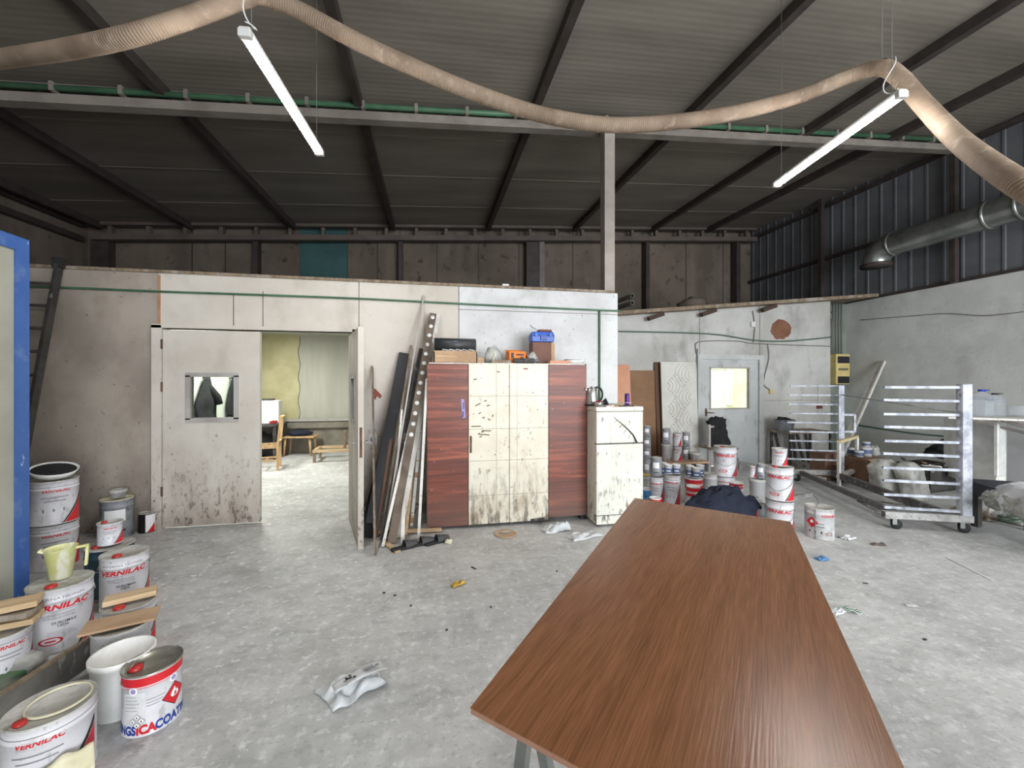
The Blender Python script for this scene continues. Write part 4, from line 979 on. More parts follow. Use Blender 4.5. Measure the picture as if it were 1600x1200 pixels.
crumple('plastic_bag', 'small clear bag beside the veneer panel edge, green striped end', 'plastic bag', 1308, 957, .13, .06, .02, 9.2, M_plastic, .2)
c = onZ(1332, 957, 0)
t = thing('green_wrapper', 'green and white striped wrapper on the floor beside the veneer panel', 'wrapper', (c.x, c.y, .006), -.35)
B().grid(8, 5, lambda u, v: Vector(((u-.5)*.085, (v-.5)*.055, .01+.01*sin(u*6)))).build('wrapper', M_whitep, t, solid=.001)
b = B()
for k in (-1, 0, 1): b.grid(8, 1, lambda u, v, k=k: Vector(((u-.5)*.085, k*.02+(v-.5)*.008, .0116+.01*sin(u*6))))
b.build('green_stripes', mat('green_print', (30, 130, 70), rough=.5), t)
a, c = onZ(1480, 872, 0), onZ(1552, 908, 0)
o = B().box(((a.x+c.x)/2, (a.y+c.y)/2, .003), ((a-c).length, .022, .004), mrot(0, 0, math.atan2(c.y-a.y, c.x-a.x))).build('white_strip', M_paper); props(o, 'long thin white strip on the floor right side', 'strip')
crumple('paper_scrap', 'small oblong white scrap on the open floor at the right', 'scrap', 1424, 947, .07, .03, .004, 2.6, M_paper, -.3)
random.seed(21)
for k, (px, py, w_) in enumerate(((600, 927, .02), (617, 931, .018), (642, 947, .016), (740, 888, .06), (767, 949, .014), (698, 985, .013), (870, 893, .012), (1310, 840, .02), (1352, 912, .03), (1445, 1000, .02))):
    c = onZ(px, py, 0)
    o = B().box((c.x, c.y, .004), (w_, .012, .006), mrot(0, 0, k*.7)).build('dirt_crumb', M_darkwood); props(o, 'small dark crumb of dirt on the open concrete floor', 'dirt crumb', 'dark crumbs on the floor')
c = onZ(1600, 915, 0)

# ================================================================ inner room furniture
def on_floor(px, py): return onZ(px, py, 0)
c = on_floor(424, 735)
t = thing('wooden_chair', 'unfinished pale wooden chair frame seen through the doorway', 'chair', (c.x-.10, c.y+.1, 0), .25)
for x in (-.19, .19):
    B().bar((x, -.2, 0), (x, -.2, .44), .035, .035).build('leg', M_pinez, t)
    B().bar((x, .18, 0), (x, .18, .44), .035, .04).build('leg', M_pinez, t)
t2 = t
t.rotation_euler = (0, 0, -1.35)
for x in (-.19, .19): B().bar((x, .18, .44), (x, .23, .95), .03, .035).build('back_post', M_pinez, t)
B().bar((-.19, .23, .93), (.19, .23, .93), .06, .025).build('back_rail', M_pinez, t)
B().bar((-.19, .19, .50), (.19, .19, .50), .05, .025).build('lower_back_rail', M_pinez, t)
b = B()
for p_, q_ in (((-.19, -.2, .42), (.19, -.2, .42)), ((-.19, .18, .42), (.19, .18, .42)), ((-.19, -.2, .42), (-.19, .18, .42)), ((.19, -.2, .42), (.19, .18, .42))): b.bar(p_, q_, .025, .05)
b.build('seat_frame', M_pinez, t)
b = B()
for p_, q_ in (((-.19, -.2, .18), (-.19, .18, .18)), ((.19, -.2, .18), (.19, .18, .18)), ((-.19, 0, .18), (.19, 0, .18))): b.bar(p_, q_, .02, .03)
b.build('stretchers', M_pinez, t)
c = on_floor(466, 714)
t = thing('stool', 'low pale wooden bench with round legs in the inner room', 'stool', (c.x-.02, c.y+.22, 0), -.1)
B().box((-.02, 0, .40), (.72, .40, .035)).build('seat', M_pinez, t, bevel=.008)
for x in (-.28, .26):
    for y in (-.14, .14): B().cyl((x*.9, y*.9, .385), (x, y, 0), .028, 12, r2=.018).build('leg', M_pinez, t)
o = blob(B(), (c.x-.02, c.y+.2, .47), (.24, .15, .065), 1.3, .2, lo=-.8).build('folded_cloth', M_navy); props(o, 'dark navy folded cloth lying on the inner room bench', 'cloth')
c = on_floor(400, 728)
t = thing('work_table', 'dark cluttered table beside the pale chair in the inner room', 'table', (-3.34, c.y+.75, 0), 0)
B().box((0, 0, .70), (.66, .7, .04)).build('tabletop', M_darkwood, t)
for x in (-.29, .29):
    for y in (-.3, .3): B().bar((x, y, 0), (x, y, .68), .05, .05).build('leg', M_darkwood, t)
o = B().box((-3.33, c.y+.75, .95), (.55, .3, .46), mrot(0, 0, .1)).build('white_cabinet', M_lidw, bevel=.01); props(o, 'white box-like appliance on the dark table in the inner room', 'appliance')
o = B().box((-3.3, c.y+.75, 1.196), (.24, .2, .03)).build('dark_tray', M_darkwood); props(o, 'small dark tray on top of the white appliance', 'tray')
o = blob(B(), (-3.08, c.y+.48, .755), (.08, .06, .035), 4.3, .3, lo=-.5).build('red_rag', M_redc); props(o, 'small red rag on the dark table in the inner room', 'rag')
o = blob(B(), (-3.34, c.y+.75, .27), (.22, .22, .26), 6.3, .3).build('dark_sack', M_blackc); props(o, 'dark lumpy sack under the inner room table', 'sack')
c = on_floor(514, 722)
t = thing('sawhorse', 'low pale and brown wooden frame standing on the inner room floor', 'sawhorse', (c.x+.15, c.y+.25, 0), .05)
b = B(); b.bar((-.45, -.25, .22), (.45, -.25, .22), .06, .05); b.bar((-.45, .25, .22), (.45, .25, .22), .06, .05); b.bar((-.42, -.25, .22), (-.42, .25, .22), .06, .05); b.bar((.42, -.25, .22), (.42, .25, .22), .06, .05); b.build('top_frame', M_pine, t)
for x in (-.42, .42):
    for y in (-.25, .25): B().bar((x, y, 0), (x, y, .2), .045, .045).build('leg', M_oldwood, t)
b = B(); b.bar((.1, -.05, .24), (.1, -.05, .58), .05, .07); b.bar((.1, -.05, .50), (.45, -.05, .50), .03, .05); b.bar((.1, -.05, .36), (.45, -.05, .36), .03, .09); b.build('upright_block', M_oldwood, t)
# coats on the inner left wall
def coat(px, label, w_, seed, X=-3.70):
    p0 = onX(px, 593, X+.03); y = p0.y
    t = thing('coat', label, 'coat', (X, y, 0), 0, 'dark coats on the inner room wall')
    def f(u, v):
        z = 1.64-.72*v; a = (u-.5)*2
        wd = w_*(.12+.88*min(1, v*1.6))*.5
        return Vector((.05+.05*(1-a*a)+.03*noise.noise(Vector((u*4, v*3, seed))), a*wd, z+.03*noise.noise(Vector((u*5, seed, 0)))*v))
    B().grid(14, 12, f).build('coat_body', M_blackc, t, solid=.02)
    B().tube([(.06, .0, 1.5), (.13, w_*.28, 1.30), (.14, w_*.34, 1.18)] if seed < 2 else [(.06, .0, 1.45), (.08, w_*.2, 1.2), (.08, w_*.3, 1.05)], .06, 10).build('sleeve', M_blackc, t)
    B().cyl((0, 0, 1.62), (.07, 0, 1.64), .012, 8).build('wall_hook', M_rust, t)
coat(320, 'dark hooded coat hanging behind the door pane, the bulkier one', .62, 1.0)
coat(361, 'dark narrow coat hanging behind the door pane, the slimmer one', .42, 3.0)
# ================================================================ boards leaning on the lean-to wall
def board(name, label, px0, px1, ytop, base, lean, th, m, group=None, Y=YK, cat='board'):
    yb = Y-lean
    tl, tr = onY(px0, ytop, Y-.012-th), onY(px1, ytop, Y-.012-th)
    z = tl.z; fl_, fr2 = onY(px0, 0, Y-.1), onY(px1, 0, Y-.1)
    b = B(); b.quad((tl.x, yb, 0), (tr.x, yb, 0), (tr.x, tl.y, tr.z), (tl.x, tl.y, tr.z), th)
    o = b.build(name, m, bevel=.002); return props(o, label, cat, group)
board('hardboard_sheet', 'large brown hardboard sheet leaning behind the fridge', 966, 1031, 579, 0, .12, .012, M_cardb, 'boards leaning on the lean-to wall')
board('salmon_board', 'narrow salmon-pink board leaning beside the partition corner', 950, 983, 570, 0, .2, .016, M_salmon, 'boards leaning on the lean-to wall')
board('brown_board', 'dark brown board edge showing beside the carved white board', 1022, 1033, 566, 0, .16, .014, mat('dark_brown_sheet', (92, 64, 48), rough=.7), 'boards leaning on the lean-to wall')
yb = YK-.20
tl, tr = onY(1031, 564, YK-.1), onY(1086, 566, YK-.1)
t = thing('carved_board', 'white board carved with wavy fan lines leaning by the lean-to door', 'board', (0, 0, 0), 0, 'boards leaning on the lean-to wall')
b = B(); b.quad((tl.x, yb, 0), (tr.x, yb, 0), (tr.x, YK-.1, tr.z), (tl.x, YK-.1, tr.z), .03); b.build('panel', M_plaster, t, bevel=.003)
b = B(); wB = tr.x-tl.x; hB = tr.z
def onb(u, z): return Vector((tl.x+u*wB, yb+(YK-.1-yb)*z/hB-.0325, z))
for k in range(5):
    for side in (0, 1):
        for j in range(5):
            r0 = .07+.05*j; cz_ = hB-.22-.4*k-(.2 if side else 0); pts = []
            for i in range(9):
                a = -pi/3.2+2*pi/3.2*i/8
                u = .5+(-.28 if side else .28)*0+(-1 if side else 1)*(.40-(r0*cos(a))/wB*1.3)
                z = cz_+r0*sin(a)
                if 0.03 < u < .97 and .1 < z < hB-.03: pts.append(onb(u, z))
            if len(pts) > 2: b.tube(pts, .010, 5)
b.build('carved_lines', M_plaster, t)
# black bag over chair, small table, bucket, low steel frame
c = onZ(1122, 741, 0)
t = thing('chair', 'chair with pale posts half hidden under a black jacket by the door', 'chair', (c.x, c.y, 0), .1)
for x in (-.19, .19):
    B().bar((x, .0 if x < 0 else .17, 0), (x, .0 if x < 0 else .17, .84), .04, .04).build('back_post', M_steel_lt, t)
    B().bar((x, -.17, 0), (x, -.17, .44), .035, .035).build('leg', M_steel_lt, t)
B().box((0, 0, .45), (.44, .42, .03)).build('seat', M_oldwood, t, bevel=.008)
B().bar((-.19, .0, .80), (.19, .17, .80), .05, .03).build('back_rail', M_steel_lt, t)
def jk(u, v):
    a = (u-.5)*2; s_ = v*1.25
    if s_ < .35: y = .21+.0; 
    x = .05+a*(.15+.04*v)+.04*noise.noise(Vector((u*4, v*4, 1)))
    y = .10-.10*v+.06*noise.noise(Vector((u*3, v*4, 5)))-.04*(1-a*a)
    z = .92-.5*v-.10*max(0, a)*(1-v)+.08*max(0, a)*v+.03*noise.noise(Vector((u*5, v*2, 9)))
    return Vector((c.x+x, c.y+y, z))
o = B().grid(16, 16, jk).build('black_jacket', M_blackc, solid=.03); props(o, 'black jacket draped over the chair in front of the lean-to door', 'jacket')
o = blob(B(), (c.x+.06, c.y+.12, .84), (.17, .11, .12), 3.9, .3).build('black_bag', M_blackc); props(o, 'shiny black bundle on top of the jacket on the chair', 'bag')
# small dusty table with a bucket
c = onZ(1240, 729, 0)
t = thing('dusty_table', 'small dusty dark table against the lean-to wall behind the trolley arms', 'table', (c.x+.05, YK-.35, 0))
B().box((0, 0, .66), (.95, .48, .03)).build('tabletop', M_oldwood, t, bevel=.004)
for x in (-.42, .42):
    for y in (-.2, .2): B().bar((x, y, 0), (x, y, .645), .035, .035).build('leg', M_darkwood, t)
for k, x in enumerate((-.36, .02, .10, .30)):
    o = B().bar((c.x+.05+x, YK-.34+.1*(k % 2), .01), (c.x+.02+x, YK-.2, .62), .05, .02, up=(0, -1, 0)).build('short_plank', M_darkwood); props(o, 'dark offcut standing under the small dusty table, %s' % ('at its left end', 'beside the middle', 'right of the middle', 'at its right end')[k], 'offcut', 'offcuts under the dusty table')
t = thing('grey_bucket', 'dented grey bucket with rags on the small dusty table', 'bucket', (c.x-.30, YK-.36, .675))
B().lathe([(.0001, 0), (.125, 0), (.165, .2), (.172, .205), (.16, .2), (.12, .01), (.0001, .01)], n=28).build('body', M_greytin, t)
B().tube([(.165*cos(a), .165*sin(a)*.9, .2+.045*abs(sin(a))) for a in [pi*i/12 for i in range(13)]], .004, 6).build('handle', M_wire, t)
blob(B(), (-.02, 0, .19), (.13, .12, .05), 5.5, .35, lo=-.5).build('rags', M_blackc, t)
# low steel frame left of the trolley, with tray and red-black jacket
a1, a2 = onZ(1150, 722, .12), onZ(1290, 749, .10)
b1, b2 = onZ(1150, 704, .12), onZ(1292, 731, .10)
t = thing('steel_sledge', 'long low steel frame on the floor behind the paint tins', 'frame', (0, 0, 0))
B().bar(a1, a2, .05, .05).build('rail', M_trolley2, t); B().bar(b1, b2, .05, .05).build('rail', M_trolley2, t)
for f in (.02, .6): B().bar(a1.lerp(a2, f), b1.lerp(b2, f), .05, .05).build('cross_bar', M_trolley2, t)
for p_ in (a1.lerp(a2, .05), a1.lerp(a2, .7), b1.lerp(b2, .05), b1.lerp(b2, .7)): B().b2((p_.x-.025, p_.y-.025, 0), (p_.x+.025, p_.y+.025, .1)).build('foot', M_trolley2, t)
c = b1.lerp(b2, .14)
t = thing('wooden_tray', 'plain wooden board carrying a red and black jacket near the chair', 'board', (c.x, c.y+.25, .30), -.1)
B().box((0, 0, .0), (.6, .3, .03)).build('board', M_pine, t)
for x in (-.25, .25): B().b2((x-.02, -.1, -.30), (x+.02, .1, -.015)).build('leg', M_oldwood, t)
b = B(); blob(b, (.02, 0, 0), (.27, .14, .09), 2.2, .3, lo=-.6, m=M_blackc); blob(b, (-.14, -.05, .02), (.13, .1, .07), 7.2, .25, lo=-.6, m=M_redc)
o = b.build('red_black_jacket'); o.location = (c.x, c.y+.25, .37); props(o, 'crumpled red and black jacket lying on the wooden board', 'jacket')

# ================================================================ drying trolley
na, fa = onZ(1497, 818, .0), Vector((6.15, 5.18, 0))
na = Vector((5.36, 3.22, 0))
u = (fa-na).normalized(); v = Vector((-u.y, u.x, 0))      # v: towards the arms
t = thing('drying_trolley', 'paint-crusted steel drying trolley with two columns of long arms', 'trolley', (na.x, na.y, 0), math.atan2(u.y, u.x))
Ld = (fa-na).length; AL = .72
B().bar((0, -.06, .15), (0, AL, .15), .07, .07, hollow=True).build('cross_tube', M_trolley2, t)
B().bar((Ld, -.06, .15), (Ld, AL, .15), .07, .07, hollow=True).build('cross_tube', M_trolley2, t)
B().bar((.035, .12, .16), (Ld-.035, .12, .15), .05, .09).build('long_rail', M_rail, t)
B().bar((.035, .55, .14), (Ld-.035, .55, .14), .05, .06).build('long_rail', M_rail, t)
B().bar((0, 0, .18), (0, 0, 1.53), .085, .085).build('column', M_trolley, t, bevel=.006)
B().bar((Ld, 0, .18), (Ld, 0, 1.50), .075, .075).build('column', M_trolley, t, bevel=.006)
B().bar((Ld-.09, .06, .18), (Ld-.09, .06, 1.50), .03, .03).build('side_post', M_trolley, t)
for k in range(10):
    z = 1.495-.142*k
    B().bar((.0, .04, z), (.0, AL+.01*random.uniform(-1, 1), z+.008*(k % 2)), .026, .026, hollow=True).build('arm', M_trolley, t)
for k in range(9):
    z = 1.49-.143*k
    B().bar((Ld, .04, z), (Ld, AL+.03*random.uniform(-1, 1), z), .024, .024).build('arm', M_trolley, t)
B().cyl((.05, .045, 1.235), (Ld-.05, .045, 1.36), .008, 8).build('tie_rod', M_trolley2, t)
B().bar((Ld, -.05, 1.05), (Ld, -.19, 1.05), .03, .03).bar((Ld, -.19, 1.06), (Ld, -.19, .78), .03, .03).bar((Ld, -.19, .79), (Ld, -.05, .79), .03, .03).build('push_handle', M_trolley, t)
for x, y in ((0, .02), (0, AL-.1), (Ld, .02), (Ld, AL-.1)):
    b = B(); b.cyl((x-.012, y-.02, .05), (x+.012, y-.02, .05), .05, 20); w_ = b.build('castor_wheel', M_rubber, t)
    b = B(); b.b2((x-.02, y-.015, .05), (x-.015, y+.025, .115)); b.b2((x+.015, y-.015, .05), (x+.02, y+.025, .115)); b.b2((x-.02, y-.015, .108), (x+.02, y+.03, .115)); b.build('castor_fork', M_galv, w_)
# upright rectangular frame standing at the far end of the base
a = onZ(1308, 760, 0); Yq = a.y
q1, q2 = onY(1311, 700, Yq), onY(1339, 700, Yq+.25)
t = thing('open_frame', 'upright rectangular frame with yellow top bar standing at the trolley far end', 'frame')
z0, z1 = .18, .66
B().bar((q1.x, q1.y, 0), (q1.x, q1.y, z1-.02), .035, .035).build('frame_post', M_whitewood, t)
B().bar((q2.x, q2.y, z0-.02), (q2.x, q2.y, z1+.02), .035, .035).build('frame_post', M_whitewood, t)
o = B().bar((q1.x, q1.y, z1), (q2.x, q2.y, z1+.03), .045, .04).build('top_bar', mat('yellow_wood', (206, 190, 148), rough=.6), t)
B().bar((q1.x, q1.y, z0-.04), (q2.x, q2.y, z0), .07, .05).build('bottom_bar', M_whitewood, t)
# rods on the floor under the trolley, and a steel offcut beside the stack of pails
a, c = onZ(1180, 724, .02), onZ(1370, 770, .02)
a, c = onZ(1320, 768, .015), onZ(1376, 800, .015)
for k in range(2):
    o = B().bar((a.x, a.y-.06*k, .012), (c.x+.25, c.y-.25-.08*k, .012), .025, .022).build('floor_batten', M_trolley2); props(o, ['thin grey bar on the floor under the trolley, farther one', 'thin grey bar on the floor under the trolley, nearer one'][k], 'bar')
a, c = onZ(1231, 782, 0), onZ(1266, 776, 0)
o = B().bar((a.x, a.y, .025), (c.x, c.y, .03), .07, .05).build('steel_offcut', M_trolley2); props(o, 'short grey steel offcut on the floor behind the lone paint drum', 'offcut')
# leaning white planks on the right wall
f, h_ = onX(1302, 722, XR-1.0), onX(1379, 564, XR-.03)
f = onZ(1302, 727, 0); 
t = thing('leaning_planks', 'pair of pale planks nailed together leaning on the grey wall', 'planks')
B().bar((f.x, f.y, .0), h_, .10, .02, up=(-1, 0, 0)).build('plank', M_whitewood, t)
B().bar((f.x+.0, f.y-.09, .0), h_+Vector((-.02, -.05, -.01)), .03, .045, up=(-1, 0, 0)).build('plank', M_whitewood, t)
# cardboard boxes and blue-white tins behind trolley
def boxat(px, py, w_, d_, hh, name, label, m, z0=0, rz=0.0, cat='box', bev=.006):
    c = onZ(px, py, z0); o = B().box((0, 0, hh/2), (w_, d_, hh)).build(name, m, bevel=bev); o.location = (c.x, c.y, z0); o.rotation_euler = (0, 0, rz); return props(o, label, cat)
c = onZ(1352, 752, 0)
CB = Vector((c.x, c.y, 0))
t = thing('cardboard_box', 'brown cardboard carton behind the trolley, dented front', 'box', CB, .1)
B().box((0, 0, .19), (.44, .34, .38)).build('carton', mat('brown_carton', (134, 104, 84), (112, 84, 66), sc=4, rough=.8), t, bevel=.005)
b = B(); b.quad((-.22, -.17, .38), (.22, -.17, .38), (.22, -.27, .33), (-.22, -.27, .33), .004); b.build('flap', M_card, t)
t = thing('cardboard_box', 'smaller brown carton beside the first, nearer the planks', 'box', CB+Vector((-.42, .28, 0)), -.1)
B().box((0, 0, .21), (.30, .3, .42)).build('carton', mat('brown_carton', (134, 104, 84)), t, bevel=.005)
B().box((0, -.156, .18), (.28, .01, .12), mrot(.3, 0, 0)).build('torn_flap', M_rust, t)
for k, (dx, dy, rr, hh, z0, lb) in enumerate(((-.12, .0, .06, .10, .385, 'small blue-white tin on the brown carton, leftmost'), (.08, .05, .075, .14, .385, 'blue-white tin on the brown carton, the largest'), (.085, .05, .05, .08, .527, 'small tin stacked on the largest blue-white tin'), (-.08, .15, .05, .12, .385, 'grey rag-topped tin behind the blue-white ones'))):
    t = thing('paint_tin', lb, 'paint tin', CB+Vector((dx, dy, z0)), k, 'tins on the brown carton')
    B().lathe([(.0001, 0), (rr, 0), (rr, hh), (rr*.9, hh+.002), (.0001, hh-.004)], n=24).build('tin_body', M_white_d, t)
    B().lathe([(rr+.001, hh*.3), (rr+.001, hh*.75)], n=24).build('blue_band', mat('faded_blue', (92, 106, 140), (60, 74, 110), sc=8, rough=.5), t)
o = blob(B(), (CB.x+.2, CB.y+.02, .45), (.07, .06, .09), 9.1, .35, lo=-.75).build('crumpled_wrap', M_cement); props(o, 'crumpled white wrap at the carton edge', 'plastic wrap')
# cement sacks and junk
for k, (px, py, lb) in enumerate(((1408, 775, 'grey plastic sack standing behind the trolley, nearer the carton'), (1440, 782, 'grey plastic sack beside the other one, nearer the white cabinet'))):
    c = onZ(px, py, 0); b = B()
    def f(u, v, k=k):
        a = 2*pi*u; 
        e = abs(cos(a))**.6*(1 if cos(a) > 0 else -1); g = abs(sin(a))**.6*(1 if sin(a) > 0 else -1)
        nn = 1+.18*noise.noise(Vector((cos(a)*2, v*3, k*5+sin(a)*2)))+.10*noise.noise(Vector((cos(a)*5, v*8, k*5+sin(a)*5)))
        s_ = 1 if v < .8 else 1-(v-.8)*2.8
        return Vector((e*.20*nn*max(s_, .25), g*.12*nn*s_+.1*v, .46*v))
    b.grid(28, 14, f); b.faces([f(i/28, 1) for i in range(28)], [tuple(range(28))])
    o = b.build('cement_sack', M_cement); o.location = (c.x+.09*k, c.y+.12, .0); o.rotation_euler = (0, 0, .3*k); props(o, lb, 'sack', 'sacks behind the trolley')
c = onZ(1447, 740, 0)
o = blob(B(), (c.x-.05, c.y-.35, .46), (.34, .22, .15), 1.1, .4).build('black_rags', M_blackc); 
o2 = o; props(o, 'heap of black rags on the sacks behind the trolley', 'rags')
c = onZ(1450, 762, 0)
t = thing('junk_crate', 'dark open crate with scraps behind the trolley arms', 'crate', (c.x+.05, c.y+.05, 0), .1)
b = B(); b.b2((-.4, -.25, 0), (.4, -.23, .34)); b.b2((-.4, .23, 0), (.4, .25, .34)); b.b2((-.4, -.25, 0), (-.38, .25, .34)); b.b2((.38, -.25, 0), (.4, .25, .34)); b.b2((-.4, -.25, 0), (.4, .25, .02)); b.build('crate_sides', M_darkwood, t)
random.seed(4); b = B()
for k in range(14): b.box((random.uniform(-.3, .3), random.uniform(-.2, .2), .26+random.uniform(0, .12)), (random.uniform(.08, .3), .04, .02), mrot(random.uniform(-.5, .5), random.uniform(-.5, .5), random.uniform(0, 3)), m=random.choice([M_oldwood, M_whitewood, M_darkwood, M_rust]))
b.build('scraps', None, t)
t = thing('spray_bottle', 'small white bottle with dark neck on the floor beside the sacks', 'bottle', onZ(1366, 762, 0)+Vector((.1, .1, 0)))
B().lathe([(.0001, 0), (.045, 0), (.045, .16), (.02, .2), (.0001, .2)], n=20).build('bottle', M_lidw, t); B().lathe([(.022, .195), (.022, .25), (.0001, .25)], n=14).build('neck', M_dark, t)
crumple('debris', 'loose scraps of plastic and wood on the floor under the trolley arms', 'debris', 1425, 800, .8, .45, .07, 3.1, M_cement, -.5)
a = [onZ(x_, y_, .014) for x_, y_ in ((1340, 782), (1365, 790), (1400, 800), (1440, 796), (1400, 788), (1370, 786), (1405, 806), (1450, 803))]
o = B().tube(catmull(a, 8), .012, 8).build('coiled_hose', M_darkwood); props(o, 'dark hose coiled on the floor beneath the lower trolley arms', 'hose')
# white open cabinet
c = onZ(1500, 767, 0)
q = onX(1475, 700, 7.2)
cabX, cabY = 7.35, 4.75
t = thing('white_cabinet', 'white open-fronted cabinet standing by the grey wall behind the trolley', 'cabinet')
pA, pB, pC = at(1476, 700, 5.9), at(1498, 700, 5.55), at(1557, 700, 5.25)
zt_, zb_ = H-(655-HY)/F*5.6, .22
for nm, a_, c_ in (('side_panel', pA, pB), ('open_front', pB, pC)):
    if nm == 'side_panel':
        B().bar((a_.x, a_.y, (zt_+zb_)/2), (c_.x, c_.y, (zt_+zb_)/2), .02, zt_-zb_).build(nm, M_lidw, t)
dirf = (pC-pB); dirf.z = 0; nB = Vector((dirf.y, -dirf.x, 0)).normalized()*-.35
zm = (zt_+zb_)/2
B().bar((pB.x+nB.x, pB.y+nB.y, zm), (pC.x+nB.x, pC.y+nB.y, zm), .015, zt_-zb_).build('back_panel', M_lidw, t)
for z in (zb_, zt_): B().bar((pB.x+nB.x/2, pB.y+nB.y/2, z), (pC.x+nB.x/2, pC.y+nB.y/2, z), .36, .025).build('shelf', M_lidw, t)
B().bar((pC.x, pC.y, zm), (pC.x+nB.x, pC.y+nB.y, zm), .02, zt_-zb_).build('side_panel', M_lidw, t)
b = B(); b.bar((pB.x, pB.y, zt_), (pC.x, pC.y, zt_), .02, .05); b.bar((pC.x, pC.y, zb_), (pC.x, pC.y, zt_), .03, .03); b.bar((pB.x, pB.y, zb_), (pC.x, pC.y, zb_), .02, .03); b.build('front_frame', M_lidw, t)
for e in (pA, pC, pA+nB*.0, pC+nB): B().b2((e.x-.02, e.y-.02, 0), (e.x+.02, e.y+.02, zb_)).build('leg', M_steel_lt, t)
# shelf board with water bottles
sA, sB = at(1478, 647, 5.9), at(1640, 652, 4.6)
sz = H-(648-HY)/F*5.5
t = thing('shelf_board', 'pale shelf board fixed along the grey wall, carrying water bottles', 'shelf')
vv = [Vector((6.75, 4.95, sz)), Vector((6.65, 2.2, sz)), Vector((XR-.005, 2.2, sz)), Vector((XR-.005, 4.95, sz))]
p1_ = onZ(1482, 651, sz); p2_ = onZ(1600, 655, sz)
vv = [p1_, p2_+(p2_-p1_)*.6, Vector((XR-.005, (p2_+(p2_-p1_)*.6).y, sz)), Vector((XR-.005, p1_.y, sz))]
b = B(); b.faces(vv+[w_-Vector((0, 0, .025)) for w_ in vv], [(0,1,2,3),(7,6,5,4),(0,4,5,1),(1,5,6,2),(2,6,7,3),(3,7,4,0)]); b.build('board', M_whitewood, t)
for f_ in (.1, .6, .95):
    p_ = p1_.lerp(p2_, f_); B().bar((XR-.01, p_.y, sz-.4), (p_.x+.15, p_.y, sz-.03), .03, .03).build('wall_bracket', M_steel_md, t)
def bottle(px, py, r_, hh, label, lying=False, capm=M_bluecap):
    c = onZ(px, py, sz); t = thing('water_bottle', label, 'bottle', (c.x, c.y, sz+.001), 0, 'large clear water bottles on the shelf board')
    pr = [(.0001, .004), (r_*.9, .0), (r_, .02)]
    for k in range(7): z = .04+k*.07*hh/.8; pr += [(r_, z), (r_*.95, z+.012), (r_, z+.024)]
    pr += [(r_, hh*.62), (r_*.85, hh*.78), (.028, hh*.9), (.026, hh*.95)]
    R = mrot(pi/2, 0, 1.2) if lying else None
    off = Vector((0, 0, r_)) if lying else Vector((0, 0, 0))
    B().lathe(pr, off, 24, rot=R).build('bottle_body', M_clearb, t)
    B().lathe([(.0001, hh), (.034, hh), (.034, hh*.93), (.026, hh*.93)], off, 18, rot=R).build('cap', capm, t)
    if not lying: B().tube([(-.03, 0, hh*.95), (0.0, -.03, hh*.97), (.07, -.03, hh*.98)], .006, 6).build('carry_handle', capm, t)
bottle(1534, 651, .105, .345, 'clear ribbed water bottle with a blue cap, the taller upright one')
bottle(1555, 651, .09, .30, 'clear water bottle with a dark cap and round label, the shorter upright one', capm=M_dark)
bottle(1584, 652, .075, .30, 'clear bottle with a blue cap lying on the shelf board', True)
# white board put in for the bright daylight patch low on the wall
o = B().quad(at(1562, 735, 5.0), at(1650, 750, 4.4), at(1650, 665, 4.6), at(1565, 672, 5.2), .02).build('white_sheet', M_lidw) if False else None
pa_, pb_ = onX(1561, 740, XR-.12), onX(1640, 740, XR-.12)
b = B(); b.quad((XR-.35, pa_.y, .0), (XR-.35, pb_.y-.3, .0), (XR-.03, pb_.y-.3, .98), (XR-.03, pa_.y, .98), .015)
o = b.build('white_board', M_door); props(o, 'daylight patch on the grey wall below the shelf, made as a white board', 'board')
# dark bench with dust sheet
b1_ = at(1506, 752, 4.7)
t = thing('dark_bench', 'dark navy bench top behind the near trolley column', 'bench')
bz_ = .50
c1, c2 = onZ(1503, 747, bz_), onZ(1640, 790, bz_)
dd = (c2-c1); dd.z = 0; nn_ = Vector((-dd.y, dd.x, 0)).normalized()*.6
vv = [c1, c2, c2+nn_, c1+nn_]
b = B(); b.faces([w_-Vector((0, 0, .13)) for w_ in vv]+[Vector((w_.x, w_.y, bz_)) for w_ in vv], [(3,2,1,0),(4,5,6,7),(0,1,5,4),(1,2,6,5),(2,3,7,6),(3,0,4,7)]); b.build('bench_top', mat('navy_laminate', (40, 42, 58), (54, 56, 70), sc=4, rough=.5), t, bevel=.006)
for w_ in (c1.lerp(c2, .05)+nn_*.15, c1.lerp(c2, .9)+nn_*.1, c1.lerp(c2, .05)+nn_*.85, c1.lerp(c2, .9)+nn_*.85): B().b2((w_.x-.03, w_.y-.03, 0), (w_.x+.03, w_.y+.03, bz_-.13)).build('leg', M_darkwood, t)
m0 = c1.lerp(c2, .66)
def sh(u_, v_):
    p_ = m0+dd.normalized()*((u_-.5)*.55)+nn_*(v_*1.2-.12)
    e = max(0, .15-v_)/.15
    z = bz_+.035+.05*noise.noise(Vector((u_*4, v_*4, 2)))-.22*e*(.7+.6*noise.noise(Vector((u_*6, 1, 1))))+.05*v_
    return Vector((p_.x-nn_.x*.05*e, p_.y-nn_.y*.05*e, z))
o = B().grid(24, 18, sh).build('dust_sheet', M_sheet, solid=.006); props(o, 'creased grey dust sheet thrown over the dark bench', 'sheet')
